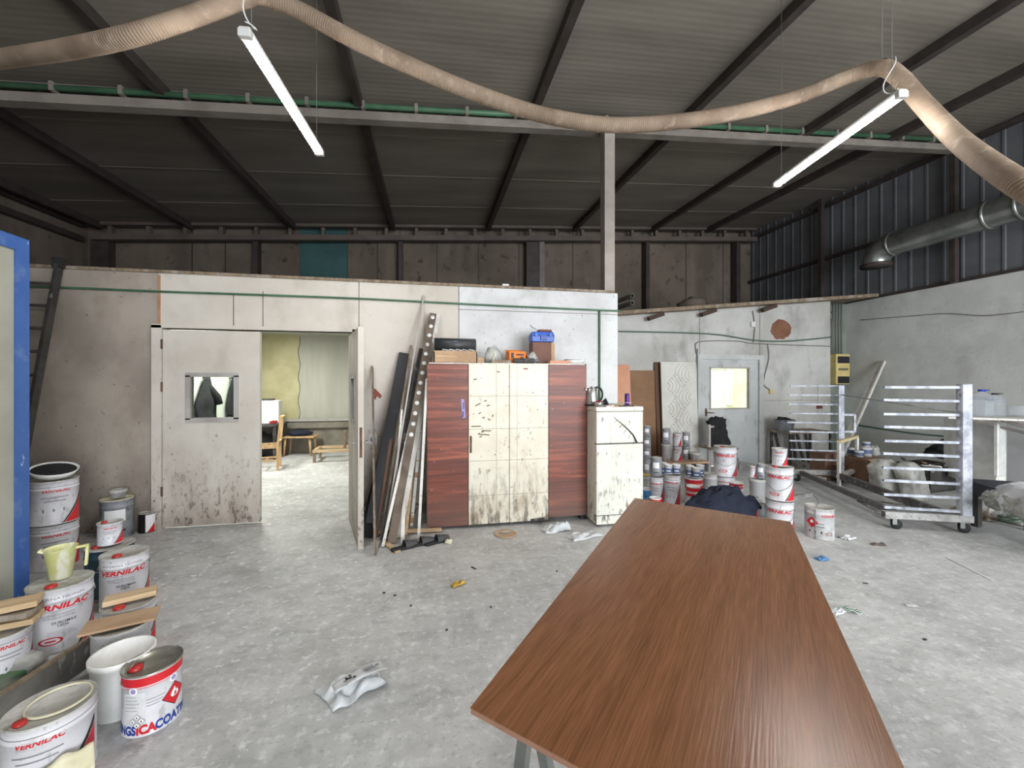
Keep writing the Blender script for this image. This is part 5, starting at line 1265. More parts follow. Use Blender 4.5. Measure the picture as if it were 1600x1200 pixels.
o = B().grid(26, 14, lambda u_, v_: m0+dd.normalized()*((u_-.5)*.5)-nn_*(.06+.10*sin(v_*3.1)+.06*noise.noise(Vector((u_*7, v_*5, 3))))+Vector((0, 0, -.02-.17*v_+.05*noise.noise(Vector((u_*8, v_*6, 9)))))).build('crumpled_foil', mat('grey_foil', (168, 168, 160), (110, 110, 104), sc=9, rough=.5), solid=.004); props(o, 'crumpled grey bundle hanging at the front edge of the dark bench', 'bundle')
a, c = onZ(1548, 808, 0), onZ(1580, 775, .3)
o = B().bar((a.x, a.y, .01), (c.x+.1, c.y+.15, .48), .12, .02, up=(0, -1, 0)).build('white_plank', M_whitewood); props(o, 'short white plank leaning under the dark bench front', 'plank')
for k, (px, py, sx, m, lb, ct) in enumerate(((1530, 805, .5, M_oldwood, 'grey rubble and scraps under the dark bench, left side', 'rubble'), (1585, 815, .35, M_cement, 'dusty scraps under the dark bench, right side', 'rubble'))):
    crumple('rubble', lb, ct, px, py, sx, .4, .07, k+6.5, m, .1)
c = onZ(1578, 818, 0)
t = thing('green_hose', 'small heap of faded green hose on the floor beside the bench', 'hose', (c.x, c.y, 0))
B().tube([(.09*cos(a_)*(1+.1*sin(3*a_)), .07*sin(a_), .02+.006*a_) for a_ in [i*.35 for i in range(40)]], .014, 8).build('hose', mat('faded_green', (104, 124, 108), (84, 100, 90), sc=9, rough=.6), t)
# things on the lean-to roof
for k, (px, py) in enumerate(((988, 462), (988, 473))):
    e = onY(px, py, YK-.35)
    o = B().bar(e, (e.x-.25, 9.0, e.z-.02), .06, .06, hollow=True).build('square_tube', M_galv)
    o2 = o; props(o, ['upper open square tube sticking out above the lean-to roof', 'lower open square tube sticking out above the lean-to roof'][k], 'tube')
p = onY(1083, 470, 7.6)
o = blob(B(), (p.x, p.y, leantop(p.x)+.235), (.30, .25, .17), 4.4, .2, lo=-.9).build('dusty_sack', M_upper); props(o, 'dusty brown sack lying on top of the lean-to roof', 'sack')
o = B().box((onY(791, 448, YP).x, YP+.06, T+.05), (.08, .05, .03)).build('white_scrap', M_lidw); props(o, 'small white scrap on top of the partition', 'scrap')

# ================================================================ lights that the place has
def area(name, loc, rot, sx, sy, e, col=(1, 1, 1)):
    l = bpy.data.lights.new(name, 'AREA'); l.shape = 'RECTANGLE'; l.size = sx; l.size_y = sy; l.energy = e; l.color = col
    o = bpy.data.objects.new(name, l); COL.objects.link(o); o.location = loc; o.rotation_euler = rot; return o
area('gate_daylight', (4.3, YF-.1, 2.1), (pi/2, 0, 0), 6.0, 4.0, 900, (.93, .97, 1.0))
area('inner_room_light', (-2.9, 7.4, 2.5), (0, 0, 0), .3, 1.4, 75, (1.0, 1.0, .93))
area('inner_room_light', (.6, 7.6, 2.5), (0, 0, 0), .3, 1.4, 45, (1.0, 1.0, .93))
area('lean_to_light', (5.6, 7.5, 2.55), (0, 0, 0), 1.6, .6, 105, (1.0, 1.0, .93))
w_ = bpy.data.worlds.new('sky'); SC.world = w_; w_.use_nodes = True
w_.node_tree.nodes['Background'].inputs[0].default_value = (.75, .85, 1, 1); w_.node_tree.nodes['Background'].inputs[1].default_value = 1.0
# ================================================================ paint drums and tins
def text_mesh(txt, size, wscale=1.0, shear=0.0, bold=0.0):
    cu = bpy.data.curves.new('t', 'FONT'); cu.body = txt; cu.size = 1; cu.align_x = 'CENTER'; cu.align_y = 'CENTER'; cu.shear = shear; cu.offset = bold
    cu.resolution_u = 3
    ob = bpy.data.objects.new('t', cu); COL.objects.link(ob)
    dg = bpy.context.evaluated_depsgraph_get()
    me = bpy.data.meshes.new_from_object(ob.evaluated_get(dg))
    vs = [(v.co.x*size*wscale, v.co.y*size) for v in me.vertices]; fs = [tuple(p.vertices) for p in me.polygons]
    bpy.data.objects.remove(ob); bpy.data.curves.remove(cu); bpy.data.meshes.remove(me)
    return vs, fs
TCACHE = {}
def wrap_text(b, txt, size, r, z, phi=0.0, wscale=1.0, shear=0.0, bold=0.0, m=None, el=(1, 1), rfun=None):
    k = (txt, size, wscale, shear, bold)
    if k not in TCACHE: TCACHE[k] = text_mesh(*k)
    vs, fs = TCACHE[k]
    tmp = bmesh.new(); bv = [tmp.verts.new((x, 0, y)) for x, y in vs]
    for f in fs:
        try: tmp.faces.new([bv[i] for i in f])
        except ValueError: pass
    long = [e for e in tmp.edges if abs(e.verts[0].co.x-e.verts[1].co.x) > r*.18]
    if long: bmesh.ops.subdivide_edges(tmp, edges=long, cuts=2)
    bmesh.ops.triangulate(tmp, faces=tmp.faces[:])
    tmp.verts.index_update()
    out = []
    for v in tmp.verts:
        a = phi+v.co.x/r-pi/2; rr = (rfun(z+v.co.z) if rfun else r)+.0012
        out.append(Vector((rr*cos(a)*el[0], rr*sin(a)*el[1], z+v.co.z)))
    b.faces(out, [tuple(v.index for v in f.verts) for f in tmp.faces], m)
    tmp.free()
def wrap_poly(b, pts, r, z, phi=0.0, m=None, el=(1, 1), off=.0008, rfun=None):
    tmp = bmesh.new(); bv = [tmp.verts.new((x, 0, y)) for x, y in pts]; tmp.faces.new(bv)
    bmesh.ops.triangulate(tmp, faces=tmp.faces[:])
    for _ in range(5):
        long = [e for e in tmp.edges if abs(e.verts[0].co.x-e.verts[1].co.x) > r*.13]
        if long: bmesh.ops.subdivide_edges(tmp, edges=long, cuts=1); bmesh.ops.triangulate(tmp, faces=[f for f in tmp.faces if len(f.verts) > 3])
    tmp.verts.index_update(); out = []
    for v in tmp.verts:
        a = phi+v.co.x/r-pi/2; rr = (rfun(z+v.co.z) if rfun else r)+off
        out.append(Vector((rr*cos(a)*el[0], rr*sin(a)*el[1], z+v.co.z)))
    b.faces(out, [tuple(v.index for v in f.verts) for f in tmp.faces], m)
    tmp.free()
def band(b, r, z0, z1, a0=-pi, a1=pi, m=None, off=.0007, el=(1, 1), n=40, rfun=None):
    def f(u, v):
        a = a0+(a1-a0)*u-pi/2; z = z0+(z1-z0)*v; rr = (rfun(z) if rfun else r)+off
        return Vector((rr*cos(a)*el[0], rr*sin(a)*el[1], z))
    b.grid(n, 1, f, m)
def oval(b, r, z, phi, w, h, th, m, el=(1, 1), rfun=None):
    n = 20; P = [(w/2*cos(2*pi*i/n), h/2*sin(2*pi*i/n)) for i in range(n)]; Q = [(x*(1-th), y*(1-th*1.2)) for x, y in P]
    for i in range(n):
        j = (i+1) % n; wrap_poly(b, [P[i], P[j], Q[j], Q[i]], r, z, phi, m, el, rfun=rfun)

def can(loc, r, h, style, label, face=0.0, tilt=0.0, detail=1, group=None, cat=None, lidm=None, name=None, twist=0.0):
    """One drum or tin. face: which way its front print looks, measured from the direction of the camera."""
    d = Vector((-loc[0], -loc[1], 0)); fz = math.atan2(d.y, d.x)+pi/2+face
    big = h > .26
    nm = name or ('paint_drum' if big else 'paint_tin')
    t = thing(nm, label, cat or ('paint drum' if big else 'paint tin'), loc, fz, group)
    n = 40 if big else 28
    body_m = {'vern': M_white, 'verns': M_white, 'plain': M_white_d, 'grey': M_greytin, 'blue': M_bluetin, 'teal': M_teald, 'redtop': M_white, 'ica': M_white, 'pail': M_white_d,
              'bluewhite': M_white_d, 'black': M_blackp, 'pailw': M_lidw, 'yellow': M_lidw, 'cream': M_cream, 'dark': M_greytin}[style]
    taper = style in ('pail', 'pailw')
    rb = r*(.88 if taper else 1.0)
    rf = lambda z: rb+(r-rb)*z/h
    bead = r*.025+.001
    if taper:
        prof = [(.0001, .004), (rb-.006, 0), (rb, .004), (rf(h-.03), h-.03), (r+.006, h-.028), (r+.007, h), (r+.002, h)]
    else:
        prof = [(.0001, .004), (r-.003, 0), (r+.002, .002), (r+.002, .007), (r, .009)]
        if big: prof += [(r, h*.80), (r+bead, h*.81), (r, h*.82)]
        prof += [(r, h-.012), (r+.003, h-.010), (r+.0035, h-.002), (r+.001, h)]
    open_top = style == 'pailw'
    if open_top: prof += [(r-.004, h), (rb-.004, .008), (.0001, .008)]
    body = B().lathe(prof, n=n).build('body', body_m, t)
    if not open_top:
        lm = lidm or (M_tinmetal if style == 'ica' else M_lidw if style in ('bluewhite', 'redtop') else M_lid)
        if style in ('pail',): lp = [(.0001, h-.004), (r*.8, h-.004), (r*.85, h+.006), (r+.008, h+.006), (r+.01, h-.018), (r+.007, h-.02)]
        else: lp = [(.0001, h-.007), (r*.86, h-.007), (r*.9, h-.001), (r-.002, h-.004), (r+.001, h+.001), (r+.004, h), (r+.004, h-.006)]
        lid = B().lathe(lp, n=n).build('lid', lm, t)
        if big and style in ('vern', 'ica', 'teal'):
            cx_ = -r*.25 if style == 'vern' else -r*.55
            B().lathe([(.0001, .014), (.022, .014), (.026, .010), (.027, 0)], (cx_+twist*r, -r*.45 if style == 'vern' else -r*.05, h-.006), 18).build('spout_cap', M_redcap, lid)
        if style == 'ica':
            B().tube([(cx_-.03, -.01, h), (cx_, .0, h+.022), (cx_+.03, .012, h)], .003, 6).build('lid_handle', M_wire, lid)
    if style in ('vern',) and big:
        b = B()
        band(b, r, h*.775, h*.779, m=M_black); band(b, r, h*.655, h*.659, m=M_black)
        wrap_text(b, 'VERNILAC', h*.115, r, h*.716, 0, 1.32, .25, .042, M_red)
        if detail > 1:
            wrap_text(b, 'INTERNATIONAL', h*.055, r, h*.855, 0, 1.5, 0, .005, M_grey)
            wrap_text(b, 'DUROMAX', h*.055, r, h*.47, .15, 1.0, 0, .01, M_black)
            wrap_text(b, 'H030', h*.055, r, h*.42, .12, 1.0, 0, .01, M_black)
            wrap_text(b, 'industrial wood lacquers', h*.042, r, h*.60, -.1, 1.0, 0, 0, M_grey)
            wrap_text(b, 'professional coatings', h*.042, r, h*.555, 0, 1.0, 0, 0, M_grey)
            for k in range(4): band(b, r, h*(.33-.03*k), h*(.335-.03*k), -.35, .35, M_grey, n=10)
        oval(b, r, h*.20, -.25, r*.75, h*.12, .22, M_red); wrap_text(b, 'ZUNY', h*.05, r, h*.2, -.25, 1.3, .2, .01, M_red) if False else None
        wrap_poly(b, [(-.16*r, -.012*h), (.16*r, -.012*h), (.16*r, .012*h), (-.16*r, .012*h)], r, h*.2, -.25, M_red)
        wrap_poly(b, [(.62*r, .01*h), (1.75*r, .01*h), (1.75*r, .62*h), (1.35*r, .38*h)], r, 0, 0, M_red)
        wrap_poly(b, [(.50*r, .01*h), (.60*r, .01*h), (1.33*r, .40*h), (1.75*r, .66*h), (1.75*r, .74*h), (1.25*r, .42*h)], r, 0, 0, M_black)
        b.build('printed_label', None, body)
        zz = h*.76
        B().tube(catmull([Vector((-(r+.006), 0, zz)), Vector((-(r+.004)*.85, -r*.62, zz-.09)), Vector((0, -(r+.006), zz-.15)), Vector(((r+.004)*.85, -r*.62, zz-.09)), Vector((r+.006, 0, zz))] if detail < 2 else
                         [Vector((-(r+.006), 0, zz)), Vector((-(r+.006)*.8, (r+.006)*.6, zz-.06)), Vector((0, (r+.012), zz-.10)), Vector(((r+.006)*.8, (r+.006)*.6, zz-.06)), Vector((r+.006, 0, zz))], 6), .0022, 6).build('bail_handle', M_wire, t)
        for s_ in (-1, 1): B().cyl((s_*r, 0, zz), (s_*(r+.008), 0, zz), .012, 12).build('handle_ear', M_wire, body)
    elif style == 'verns':
        b = B()
        band(b, r, h*.86, h*.872, m=M_grey)
        wrap_text(b, 'VERNILAC', h*.095, r, h*.78, -.1, 1.1, .2, .03, M_red)
        band(b, r, h*.62, h*.64, -.7, .4, M_grey, n=10); band(b, r, h*.54, h*.56, -.6, .3, M_grey, n=10)
        for k in range(3): wrap_poly(b, [(-.05*r, 0), (0, .05*h), (.05*r, 0), (0, -.05*h)], r, h*.34, -.6+.4*k, M_grey)
        wrap_poly(b, [(.2*r, .01*h), (1.3*r, .01*h), (1.3*r, .62*h)], r, 0, 0, M_red)
        wrap_poly(b, [(.10*r, .01*h), (.18*r, .01*h), (1.3*r, .64*h), (1.3*r, .74*h)], r, 0, 0, M_black)
        b.build('printed_label', None, body)
    elif style == 'plain':
        b = B()
        band(b, r, h*.80, h*.82, -.9, .9, M_grey, n=16); band(b, r, h*.5, h*.53, -.5, .6, M_grey, n=12); band(b, r, h*.40, h*.42, -.3, .6, M_black, n=12)
        for k in range(3): wrap_poly(b, [(-.07*r, 0), (0, .05*h), (.07*r, 0), (0, -.05*h)], r, h*.24, -.4+.4*k, M_black)
        b.build('printed_label', None, body)
    elif style == 'redtop':
        b = B(); band(b, r, h*.62, h*.96, m=M_red); band(b, r, h*.76, h*.79, m=M_whitep, off=.0012); band(b, r, h*.3, h*.33, -.7, .7, M_grey, n=12)
        b.build('printed_label', None, body)
    elif style == 'bluewhite':
        b = B(); band(b, r, h*.12, h*.62, m=mat('faded_blue', (92, 106, 140), (60, 74, 110), sc=8, rough=.5)); band(b, r, h*.3, h*.38, -.6, .6, M_whitep, off=.0012, n=12); b.build('printed_label', None, body)
    elif style in ('blue', 'teal'):
        b = B(); band(b, r, h*.55, h*.57, m=M_greytin); b.build('ring', None, body)
    elif style == 'grey':
        b = B(); band(b, r, h*.45, h*.75, -.8, .5, M_whitep, n=14); band(b, r, h*.2, h*.24, -.6, .5, M_black, n=10); b.build('printed_label', None, body)
    elif style == 'black':
        b = B(); band(b, r, .004, h*.92, -.2, 1.2, M_whitep, n=16); wrap_poly(b, [(-.1*r, .01*h), (1.0*r, .01*h), (1.0*r, .5*h)], r, 0, 0, M_red, off=.0012); b.build('printed_label', None, body)
    elif style == 'ica':
        b = B(); band(b, r, h*.79, h*.985, m=M_red)
        for ph in (-.75, .62):
            n_ = 12; wrap_poly(b, [((.016+.002*(i % 2))*cos(2*pi*i/n_), (.016+.002*(i % 2))*sin(2*pi*i/n_)) for i in range(n_)], r, h*.76, ph, M_whitep, off=.0014)
            n_ = 10; wrap_poly(b, [(.011*cos(2*pi*i/n_), .011*sin(2*pi*i/n_)) for i in range(n_)], r, h*.76, ph, M_mauve, off=.0018)
        wrap_text(b, 'COATINGS', h*.20, r, h*.115, -1.55, .70, 0, .045, M_blue)
        wrap_text(b, 'ICA', h*.20, r, h*.115, -.33, .78, 0, .055, M_red)
        wrap_text(b, 'COATINGS', h*.20, r, h*.115, .86, .70, 0, .045, M_blue)
        # red diamond with a flame
        dphi, dz, s_ = .68, h*.48, h*.20
        wrap_poly(b, [(-s_, 0), (0, -s_), (s_, 0), (0, s_)], r, dz, dphi, M_black, off=.0010)
        q_ = s_*.93; wrap_poly(b, [(-q_, 0), (0, -q_), (q_, 0), (0, q_)], r, dz, dphi, M_red, off=.0014)
        wrap_poly(b, [(-.02, -.004), (-.012, -.016), (.012, -.016), (.018, -.004), (.012, .01), (.004, .006), (.0, .026), (-.012, .012)], r, dz+.004, dphi, M_whitep, off=.0018)
        wrap_poly(b, [(-.007, -.012), (.007, -.012), (.006, -.001), (0, .006)], r, dz+.004, dphi, M_red, off=.0022)
        # white paper label with three hazard diamonds
        wrap_poly(b, [(-.045, -.075), (.045, -.075), (.045, .075), (-.045, .075)], r, h*.44, -.75, M_paper, off=.0008)
        for k in range(5): wrap_poly(b, [(-.035, 0), (.01+.006*(k % 3), 0), (.01+.006*(k % 3), .002), (-.035, .002)], r, h*(.66-.055*k), -.75, M_grey, off=.0012)
        for (dx, dz_) in ((0, .018), (-.016, .0), (.016, .0), (0, -.018)):
            s_ = .014; wrap_poly(b, [(dx-s_, 0), (dx, -s_), (dx+s_, 0), (dx, s_)], r, h*.27+dz_, -.62, M_black, off=.0014)
            s_ = .0115; wrap_poly(b, [(dx-s_, 0), (dx, -s_), (dx+s_, 0), (dx, s_)], r, h*.27+dz_, -.62, M_whitep, off=.0018)
            wrap_poly(b, [(dx-.004, -.004), (dx+.004, -.004), (dx, .005)], r, h*.27+dz_, -.62, M_black, off=.0022)
        for k in range(3): wrap_poly(b, [(-.035, 0), (.03-.01*k, 0), (.03-.01*k, .0025), (-.035, .0025)], r, h*(.58-.05*k), .02, M_grey, off=.0010)
        b.build('printed_label', None, body)
    return t
def measure(px, topy, w, d):
    th = math.atan((px-800)/F)
    return H-(topy-HY)/F*d, w*d*cos(th)/(2*F)*.97
def stack(basepy, px, items, z0=0.0, d=None):
    """A pile of tins seen with its foot at basepy; items bottom to top: (topy, width, style, label, face)."""
    d = d or F*(H-z0)/(basepy-HY)
    p = at(px, HY, d); z = z0; out = []
    for it in items:
        topy, w, st, lb = it[:4]; face = it[4] if len(it) > 4 else 0.0; kw = it[5] if len(it) > 5 else {}
        zt, r = measure(px, topy, w, d); off = kw.pop('off', (0, 0))
        grp = kw.pop('group', None)
        out.append(can((p.x+off[0], p.y+off[1], z), r, zt-z-.002, st, lb, face, group=grp, **kw)); z = zt+.006
    return out, p, z
G1 = 'paint drums along the blue frame'; G2 = 'paint tins beside the fridge'
# ---- left cluster
def drum(px, topy, r, h, st, lb, z0=0.0, face=0.0, **kw):
    d = F*(H-(z0+h))/(topy-HY); p = at(px, HY, d)
    kw.setdefault('detail', 2)
    return can((p.x, p.y, z0), r, h, st, lb, face, **kw), p
ica, pICA = drum(239, 1032, .106, .268, 'ica', 'white and red ICA coatings tin with red diamond, open floor side', face=.10)
pail, pP = drum(192, 1017, .115, .27, 'pailw', 'empty white plastic pail tucked behind the red-banded tin', name='plastic_pail', cat='pail')
B().tube([(-.04, -.03, .016), (.0, .0, .019), (.05, .04, .016)], .0015, 5).build('scratch', M_grey, pail)
# front can, larger, dusty lid ring
fc, pF = drum(80, 1100, .127, .28, 'verns', 'short wide Vernilac tin with dusty ringed lid at the frame corner', face=-.15)
B().lathe([(.088, .276), (.092, .284), (.096, .276)], (.02, .015, 0), 40).build('lid_ring', M_cream, fc)
B().lathe([(.0001, .012), (.018, .012), (.02, 0)], (-.07, -.06, .274), 18).build('spout_cap', M_redcap, fc)
A_, pA1 = drum(95, 907, .138, .365, 'vern', 'tall Vernilac drum carrying the pale yellow jug', face=-.05)
B_, pB1 = drum(195, 862, .128, .36, 'vern', 'tall Vernilac drum behind the plank-topped ones', face=-.1)
C_, pC1 = drum(201, 940, .118, .27, 'vern', 'Vernilac drum with a thick wood block on its lid', face=-.2)
D_, pD1 = drum(190, 974, .118, .26, 'vern', 'Vernilac drum with a flat wooden board on its lid', face=-.1)
E_, pE1 = drum(84, 748, .148, .36, 'verns', 'upper white drum with tilted look stacked behind the blue frame', z0=.372, face=.2, detail=1)
G_ = can((pE1.x, pE1.y, 0), .148, .365, 'verns', 'lower drum under the upper one, behind the yellow jug', .2)
te, pT = drum(172, 850, .135, .345, 'teal', 'dark teal drum behind the Vernilac drums, small tin on its lid')
ts = can((pT.x, pT.y, .352), .07, .16, 'verns', 'small white tin on top of the dark teal drum', .1)
B().lathe([(.0001, .012), (.016, .012), (.018, 0)], (-.03, .01, .156), 16).build('spout_cap', M_redcap, ts)
dk, pK = drum(183, 778, .125, .385, 'grey', 'paint-streaked dark drum by the partition with a tub on top', lidm=M_cream)
can((pK.x+.01, pK.y, .392), .062, .075, 'pail', 'small white tub on the streaked drum by the partition', 0)
bk, pk_ = drum(230, 800, .068, .20, 'black', 'small black tin with white and red label at the partition foot')
# plastic basin with black stuff on top of the upper drum
t = thing('paint_tray', 'white tray with dried black paint on the upper stacked drum', 'tray', (pE1.x+.0, pE1.y, .372+.368), .2)
B().lathe([(.0001, 0), (.10, 0), (.125, .055), (.13, .055), (.105, -.0), (.0001, -.0)], n=24, sx=1.15).build('tray', M_lidw, t)
B().lathe([(.0001, .046), (.116, .046)], n=24, sx=1.15).build('dried_paint', M_blackc, t)
t.rotation_euler = (.32, .05, math.atan2(-pE1.y, -pE1.x)+pi/2); t.location.z += .03
# yellow jug
jd = Vector((-pA1.x, -pA1.y, 0)).normalized()
t = thing('measuring_jug', 'pale yellow paint-stained plastic jug on the tall Vernilac drum', 'jug', (pA1.x-jd.x*.06, pA1.y-jd.y*.06, .366), 0)
jb = B().lathe([(.0001, 0), (.048, 0), (.072, .18), (.076, .183), (.070, .18), (.046, .006), (.0001, .006)], n=24).build('jug_body', M_yelplas, t)
t.rotation_euler = (0, 0, .35)
B().bar((.066, 0, .168), (.118, 0, .172), .02, .012).bar((.118, 0, .176), (.11, 0, .05), .02, .012, up=(1, 0, 0)).build('handle', M_yelplas, t)
B().box((-.078, 0, .172), (.03, .03, .014), mrot(0, .4, 0)).build('pouring_lip', M_yelplas, t)
# boards on drums
def brd(c, w, l, th, rz, label, m=M_pine, tl=0.0):
    o = B().box((0, 0, th/2), (l, w, th), mrot(0, tl, 0)).build('wood_board', m, bevel=.002); o.location = c; o.rotation_euler = (0, 0, rz); return props(o, label, 'board')
brd((pC1.x-.0, pC1.y+.02, .279), .09, .23, .03, .45, 'thick pine block lying on the lid of a Vernilac drum')
brd((pD1.x-.0, pD1.y-.0, .269), .15, .30, .012, .35, 'flat pale board lying on the frontmost drum lid', M_card)
# left edge: wood blocks on a can
le, pL = drum(5, 985, .10, .25, 'verns', 'white tin at the very edge below the pale wood blocks', face=.3)
for k, (dz, rz_, lb) in enumerate(((0, .3, 'lower pale wood block stacked at the frame edge'), (.045, .1, 'middle wood block stacked at the frame edge'), (.085, .45, 'upper pale wood block stacked at the frame edge'))):
    brd((pL.x-.03, pL.y+.04, .256+dz), .12, .26, .03, rz_, lb, [M_pine, M_oldwood, M_pine][k])
# long plank on edge, bag and green scrap behind it
a, c = at(-20, 1098, 1.80), at(143, 993, 2.26)
zt = .155
a = onZ(-20, 1098, zt); c = onZ(143, 994, zt)
t = thing('edge_board', 'long dusty grey board standing on edge between the drums', 'board')
B().bar((a.x, a.y, zt/2), (c.x, c.y, zt/2), .012, zt-.004).build('board', mat('dusty_grey_board', (122, 120, 114), (98, 96, 92), sc=4, rough=.8, layers=[((176, 176, 170), 9, (1, 1, .3), .62, .05, .6)]), t)
B().bar((a.x, a.y, zt), (c.x, c.y, zt), .022, .012).build('top_strip', M_oldwood, t)
c0 = onZ(60, 1030, .13)
o = blob(B(), (0, 0, 0), (.10, .07, .07), 6.6, .35, lo=-.6).build('plastic_bag', M_cement); cc = onZ(40, 1040, .08); o.location = (cc.x-.06, cc.y+.05, .05); props(o, 'grey plastic bag sagging behind the edge board', 'plastic bag')
cc = onZ(18, 1062, .04)
o = blob(B(), (cc.x-.05, cc.y+.03, .035), (.09, .07, .04), 2.9, .35, lo=-.7).build('green_rag', mat('green_rag', (70, 110, 72), (100, 104, 92), sc=14, rough=.8)); props(o, 'small green rag on the floor behind the edge board', 'rag')
# crumpled cream sheet over the front tin
cc = at(90, 1175, 1.45)
dF = Vector((-pF.x, -pF.y, 0)).normalized(); sF = Vector((-dF.y, dF.x, 0))
def crm(u, v):
    p_ = Vector((pF.x, pF.y, 0))+dF*(.15+.10*v)+sF*((.5-u)*-.22)
    z = .12-.10*v+.03*noise.noise(Vector((u*4, v*4, 7)))+.03*u
    return Vector((p_.x, p_.y, max(z, .006)))
o = B().grid(16, 10, crm).build('cream_wrap', M_cream, solid=.002); props(o, 'stiff cream paint skin leaning on the short wide tin', 'paint skin')
# ---- right cluster, beside the fridge
V = 'vern'; VS = 'verns'
stack(834, 1218, [(780, 46, V, 'lower big Vernilac pail of the tallest stack', -.1), (728, 45, V, 'upper big Vernilac pail of the tallest stack', -.15), (700, 25, VS, 'small tin crowning the tallest stack of pails', .1)])
o_, pS, z_ = stack(836, 1280, [(791, 49, 'ica', 'x', 0)]) if False else (None, None, None)
dd_, pS = drum(1280, 791, .122, .30, 'plain', 'lone white paint drum on the open floor right of the panel', face=-.25, detail=1)
b = B(); s_ = .054; wrap_poly(b, [(-s_, 0), (0, -s_), (s_, 0), (0, s_)], .122, .16, -.25, M_red, off=.0026)
wrap_poly(b, [(-.014, -.012), (.014, -.012), (.016, .002), (.002, .02), (-.012, .006)], .122, .168, -.25, M_whitep, off=.0032)
b.build('hazard_diamond', None, dd_)
b = B(); wrap_text(b, 'VERNILAC', .035, .122, .235, 1.15, 1.2, .25, .03, M_red); b.build('red_lettering', M_red, dd_); b = B(); oval(b, .122, .06, .95, .07, .03, .22, M_dkred); b.build('oval_logo', None, dd_)
B().tube(catmull([Vector((.0, -.128, .0)), Vector((.0, -.128, .27)), Vector((.01, -.07, .36)), Vector((-.03, -.03, .40)), Vector((-.035, -.03, .42))], 6), .004, 6).build('wire_hook', M_wire, dd_)
stack(812, 1174, [(776, 22, VS, 'white tin with a red triangle beside the tallest stack', 0)])
can((onZ(1190, 806, 0).x, onZ(1190, 806, 0).y, 0), .045, .14, 'dark', 'small shiny silver bottle tin between white tins', 0, lidm=M_tinmetal)
stack(806, 1150, [(777, 22, 'plain', 'white tin under the red-banded one', 0), (753, 22, 'redtop', 'red-banded white tin on a white tin', 0)])
stack(786, 1183, [(748, 27, 'pail', 'squat pale pail carrying two tins, beside the tallest stack', 0)])
zp = H-(748-HY)/F*(986/(786-HY))+.012
dpp = 986/(786-HY)
stack(0, 1176, [(727, 11, VS, 'slim tin on the squat pale pail, with red print', 0)], z0=zp, d=dpp+.03)
stack(0, 1189, [(724, 14, 'grey', 'grey tin with dark rim on the squat pale pail', 0)], z0=zp, d=dpp-.03)
stack(774, 1133, [(743, 35, VS, 'big drum under the tall Vernilac drum near the jacket', 0), (697, 37, V, 'tall Vernilac drum stacked near the jacket chair', .05)])
stack(780, 1109, [(739, 24, 'plain', 'plain white tall tin left of the navy cloth', 0)])
stack(787, 1084, [(746, 29, 'redtop', 'red-topped drum carrying three small tins', 0)])
dk_ = 986/(787-HY); zk = H-(746-HY)/F*dk_+.010
stack(0, 1078, [(727, 13, 'bluewhite', 'small blue-white tin on the red-topped drum, nearest the tall drum', 0)], z0=zk, d=dk_+.02)
stack(0, 1088, [(730, 13, 'bluewhite', 'small blue-white tin on the red-topped drum, front middle', 0)], z0=zk, d=dk_-.06)
stack(0, 1094, [(726, 13, 'bluewhite', 'small blue-white tin on the red-topped drum, back one', 0)], z0=zk, d=dk_+.07)
stack(799, 1083, [(759, 22, 'redtop', 'white tin with thin red top in front of the red-topped drum', 0, {'lidm': M_lidw})])
stack(807, 1094, [(771, 18, 'plain', 'narrow white tin touching the navy cloth', 0)])
stack(790, 1050, [(741, 27, 'verns', 'tall white drum with red diamond beside the fridge', .0)])
dk_ = 986/(790-HY); zk = H-(741-HY)/F*dk_+.010
stack(0, 1044, [(725, 13, 'bluewhite', 'small blue-white tin on the tall white drum, left', 0)], z0=zk, d=dk_)
stack(0, 1057, [(725, 13, 'bluewhite', 'small blue-white tin on the tall white drum, right', 0)], z0=zk, d=dk_)
stack(776, 1036, [(742, 13, 'grey', 'grey tin hidden behind the tall white drum', 0), (722, 11, 'bluewhite', 'little blue-white tin on the hidden grey tin', 0)])
stack(788, 1026, [(744, 22, 'verns', 'white drum standing right beside the fridge', 0), (714, 17, 'grey', 'slim dark-lidded tin on the drum beside the fridge', 0)])
stack(806, 1024, [(777, 19, 'redtop', 'small red-rimmed tin at the far corner of the veneer panel', 0)])
stack(793, 1008, [(763, 18, 'blue', 'blue tin half hidden behind the fridge', 0)])
stack(776, 1009, [(741, 14, 'yellow', 'white tub with a yellow lid half hidden behind the fridge', 0, {'lidm': M_yellow})])
for k, ty in enumerate((717, 700, 683, 664)): pass
stack(746, 1011, [(717, 12, 'grey', 'bottom grey tin of the slim stack behind the fridge', 0), (700, 12, 'grey', 'second grey tin up in the slim stack behind the fridge', 0), (683, 12, 'grey', 'third grey tin up in the slim stack behind the fridge', 0), (665, 11, 'grey', 'top grey tin of the slim stack behind the fridge', 0)])
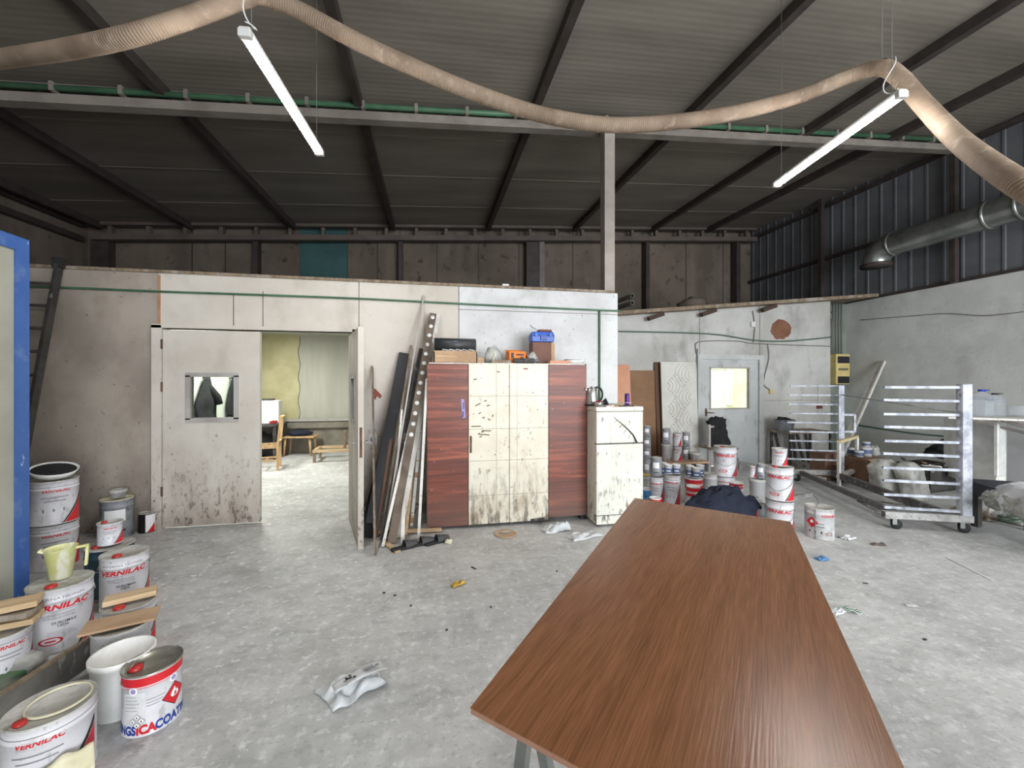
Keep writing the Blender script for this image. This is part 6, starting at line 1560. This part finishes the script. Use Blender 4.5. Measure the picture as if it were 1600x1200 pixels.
# low bench with tins
q0, q1 = onY(1030, 0, 6.02), onY(1097, 0, 6.02)
t = thing('low_plank_bench', 'low wooden plank on blocks carrying tins by the carved board', 'bench', ((q0.x+q1.x)/2, 6.02, 0))
lw_ = (q1.x-q0.x)/2
B().box((0, 0, .255), (lw_*2, .36, .03)).build('plank', M_card, t)
for x in (-lw_+.06, lw_-.06): B().box((x, 0, .12), (.08, .3, .24)).build('block', M_darkwood, t)
def onbench(px, dy, items):
    Y = 6.02+dy; p = onY(px, HY, Y); d = Y/ray(px).y; z = .272
    for it in items:
        zt, r = measure(px, it[0], it[1], d); can((p.x, p.y, z), r, zt-z-.002, it[2], it[3], 0); z = zt+.004
onbench(1041, 0, [(694, 15, 'pail', 'round white tub at the low plank, under a striped tin'), (669, 13, 'grey', 'striped grey tin on the round white tub')])
onbench(1058, -.02, [(697, 15, VS, 'red-marked tin on the low plank, lower of two'), (677, 14, VS, 'tin with red triangle on the low plank, upper of two')])
onbench(1072, .09, [(697, 13, 'grey', 'dark-rimmed grey tin at the back of the low plank'), (675, 12, 'grey', 'grey tin stacked on the dark-rimmed one')])
onbench(1086, -.04, [(707, 18, 'pail', 'wide lidded white tub at the right end of the low plank')])
stack(797, 1134, [(768, 12, 'cream', 'cream tub behind the navy cloth', 0)])
# navy cloth heaped over a drum just beyond the panel
c = onZ(1128, 822, 0)
can((c.x, c.y, 0), .125, .33, 'plain', 'white drum under the navy cloth beyond the panel', 0)
fwd = Vector((SA, CA, 0)); rgt = Vector((CA, -SA, 0))
def nav(u, v):
    a = 2*pi*u; s_ = v
    wx = .42 if cos(a) > 0 else .40
    dx = s_*wx*cos(a); dy = s_*.19*sin(a)
    z = .435-.20*s_**1.15 if s_ > .01 else .435
    z += (.05*noise.noise(Vector((cos(a)*2.4+3, sin(a)*2, s_*2.5)))+.05*noise.noise(Vector((cos(a)*5, sin(a)*5, s_*6)))+.02*sin(a*7+s_*5))*min(1, s_*3)
    z += .03*max(0, sin(-a))*s_*(1-s_)
    if s_ > .8: z -= (s_-.8)*.3
    inside = (dx*dx+dy*dy)**.5 < .14
    if inside: z = max(z, .348)
    q = c+rgt*(dx-.01)+fwd*dy
    return Vector((q.x, q.y, max(z, .02)))
o = B().grid(36, 16, nav).build('navy_cloth', M_navy, solid=.01); props(o, 'dark navy jacket heaped over a drum beyond the veneer panel', 'jacket')
SC.view_settings.view_transform = 'Standard'; SC.view_settings.look = 'None'; SC.view_settings.gamma = 1.0; SC.view_settings.use_curve_mapping = False
SC.view_settings.exposure = 0.5
SC.cycles.use_denoising = True
SC.cycles.max_bounces = 8; SC.cycles.diffuse_bounces = 5; SC.cycles.glossy_bounces = 4; SC.cycles.transmission_bounces = 6; SC.cycles.transparent_max_bounces = 8
SC.cycles.sample_clamp_indirect = 6.0; SC.cycles.caustics_reflective = False; SC.cycles.caustics_refractive = False
bpy.context.view_layer.update()
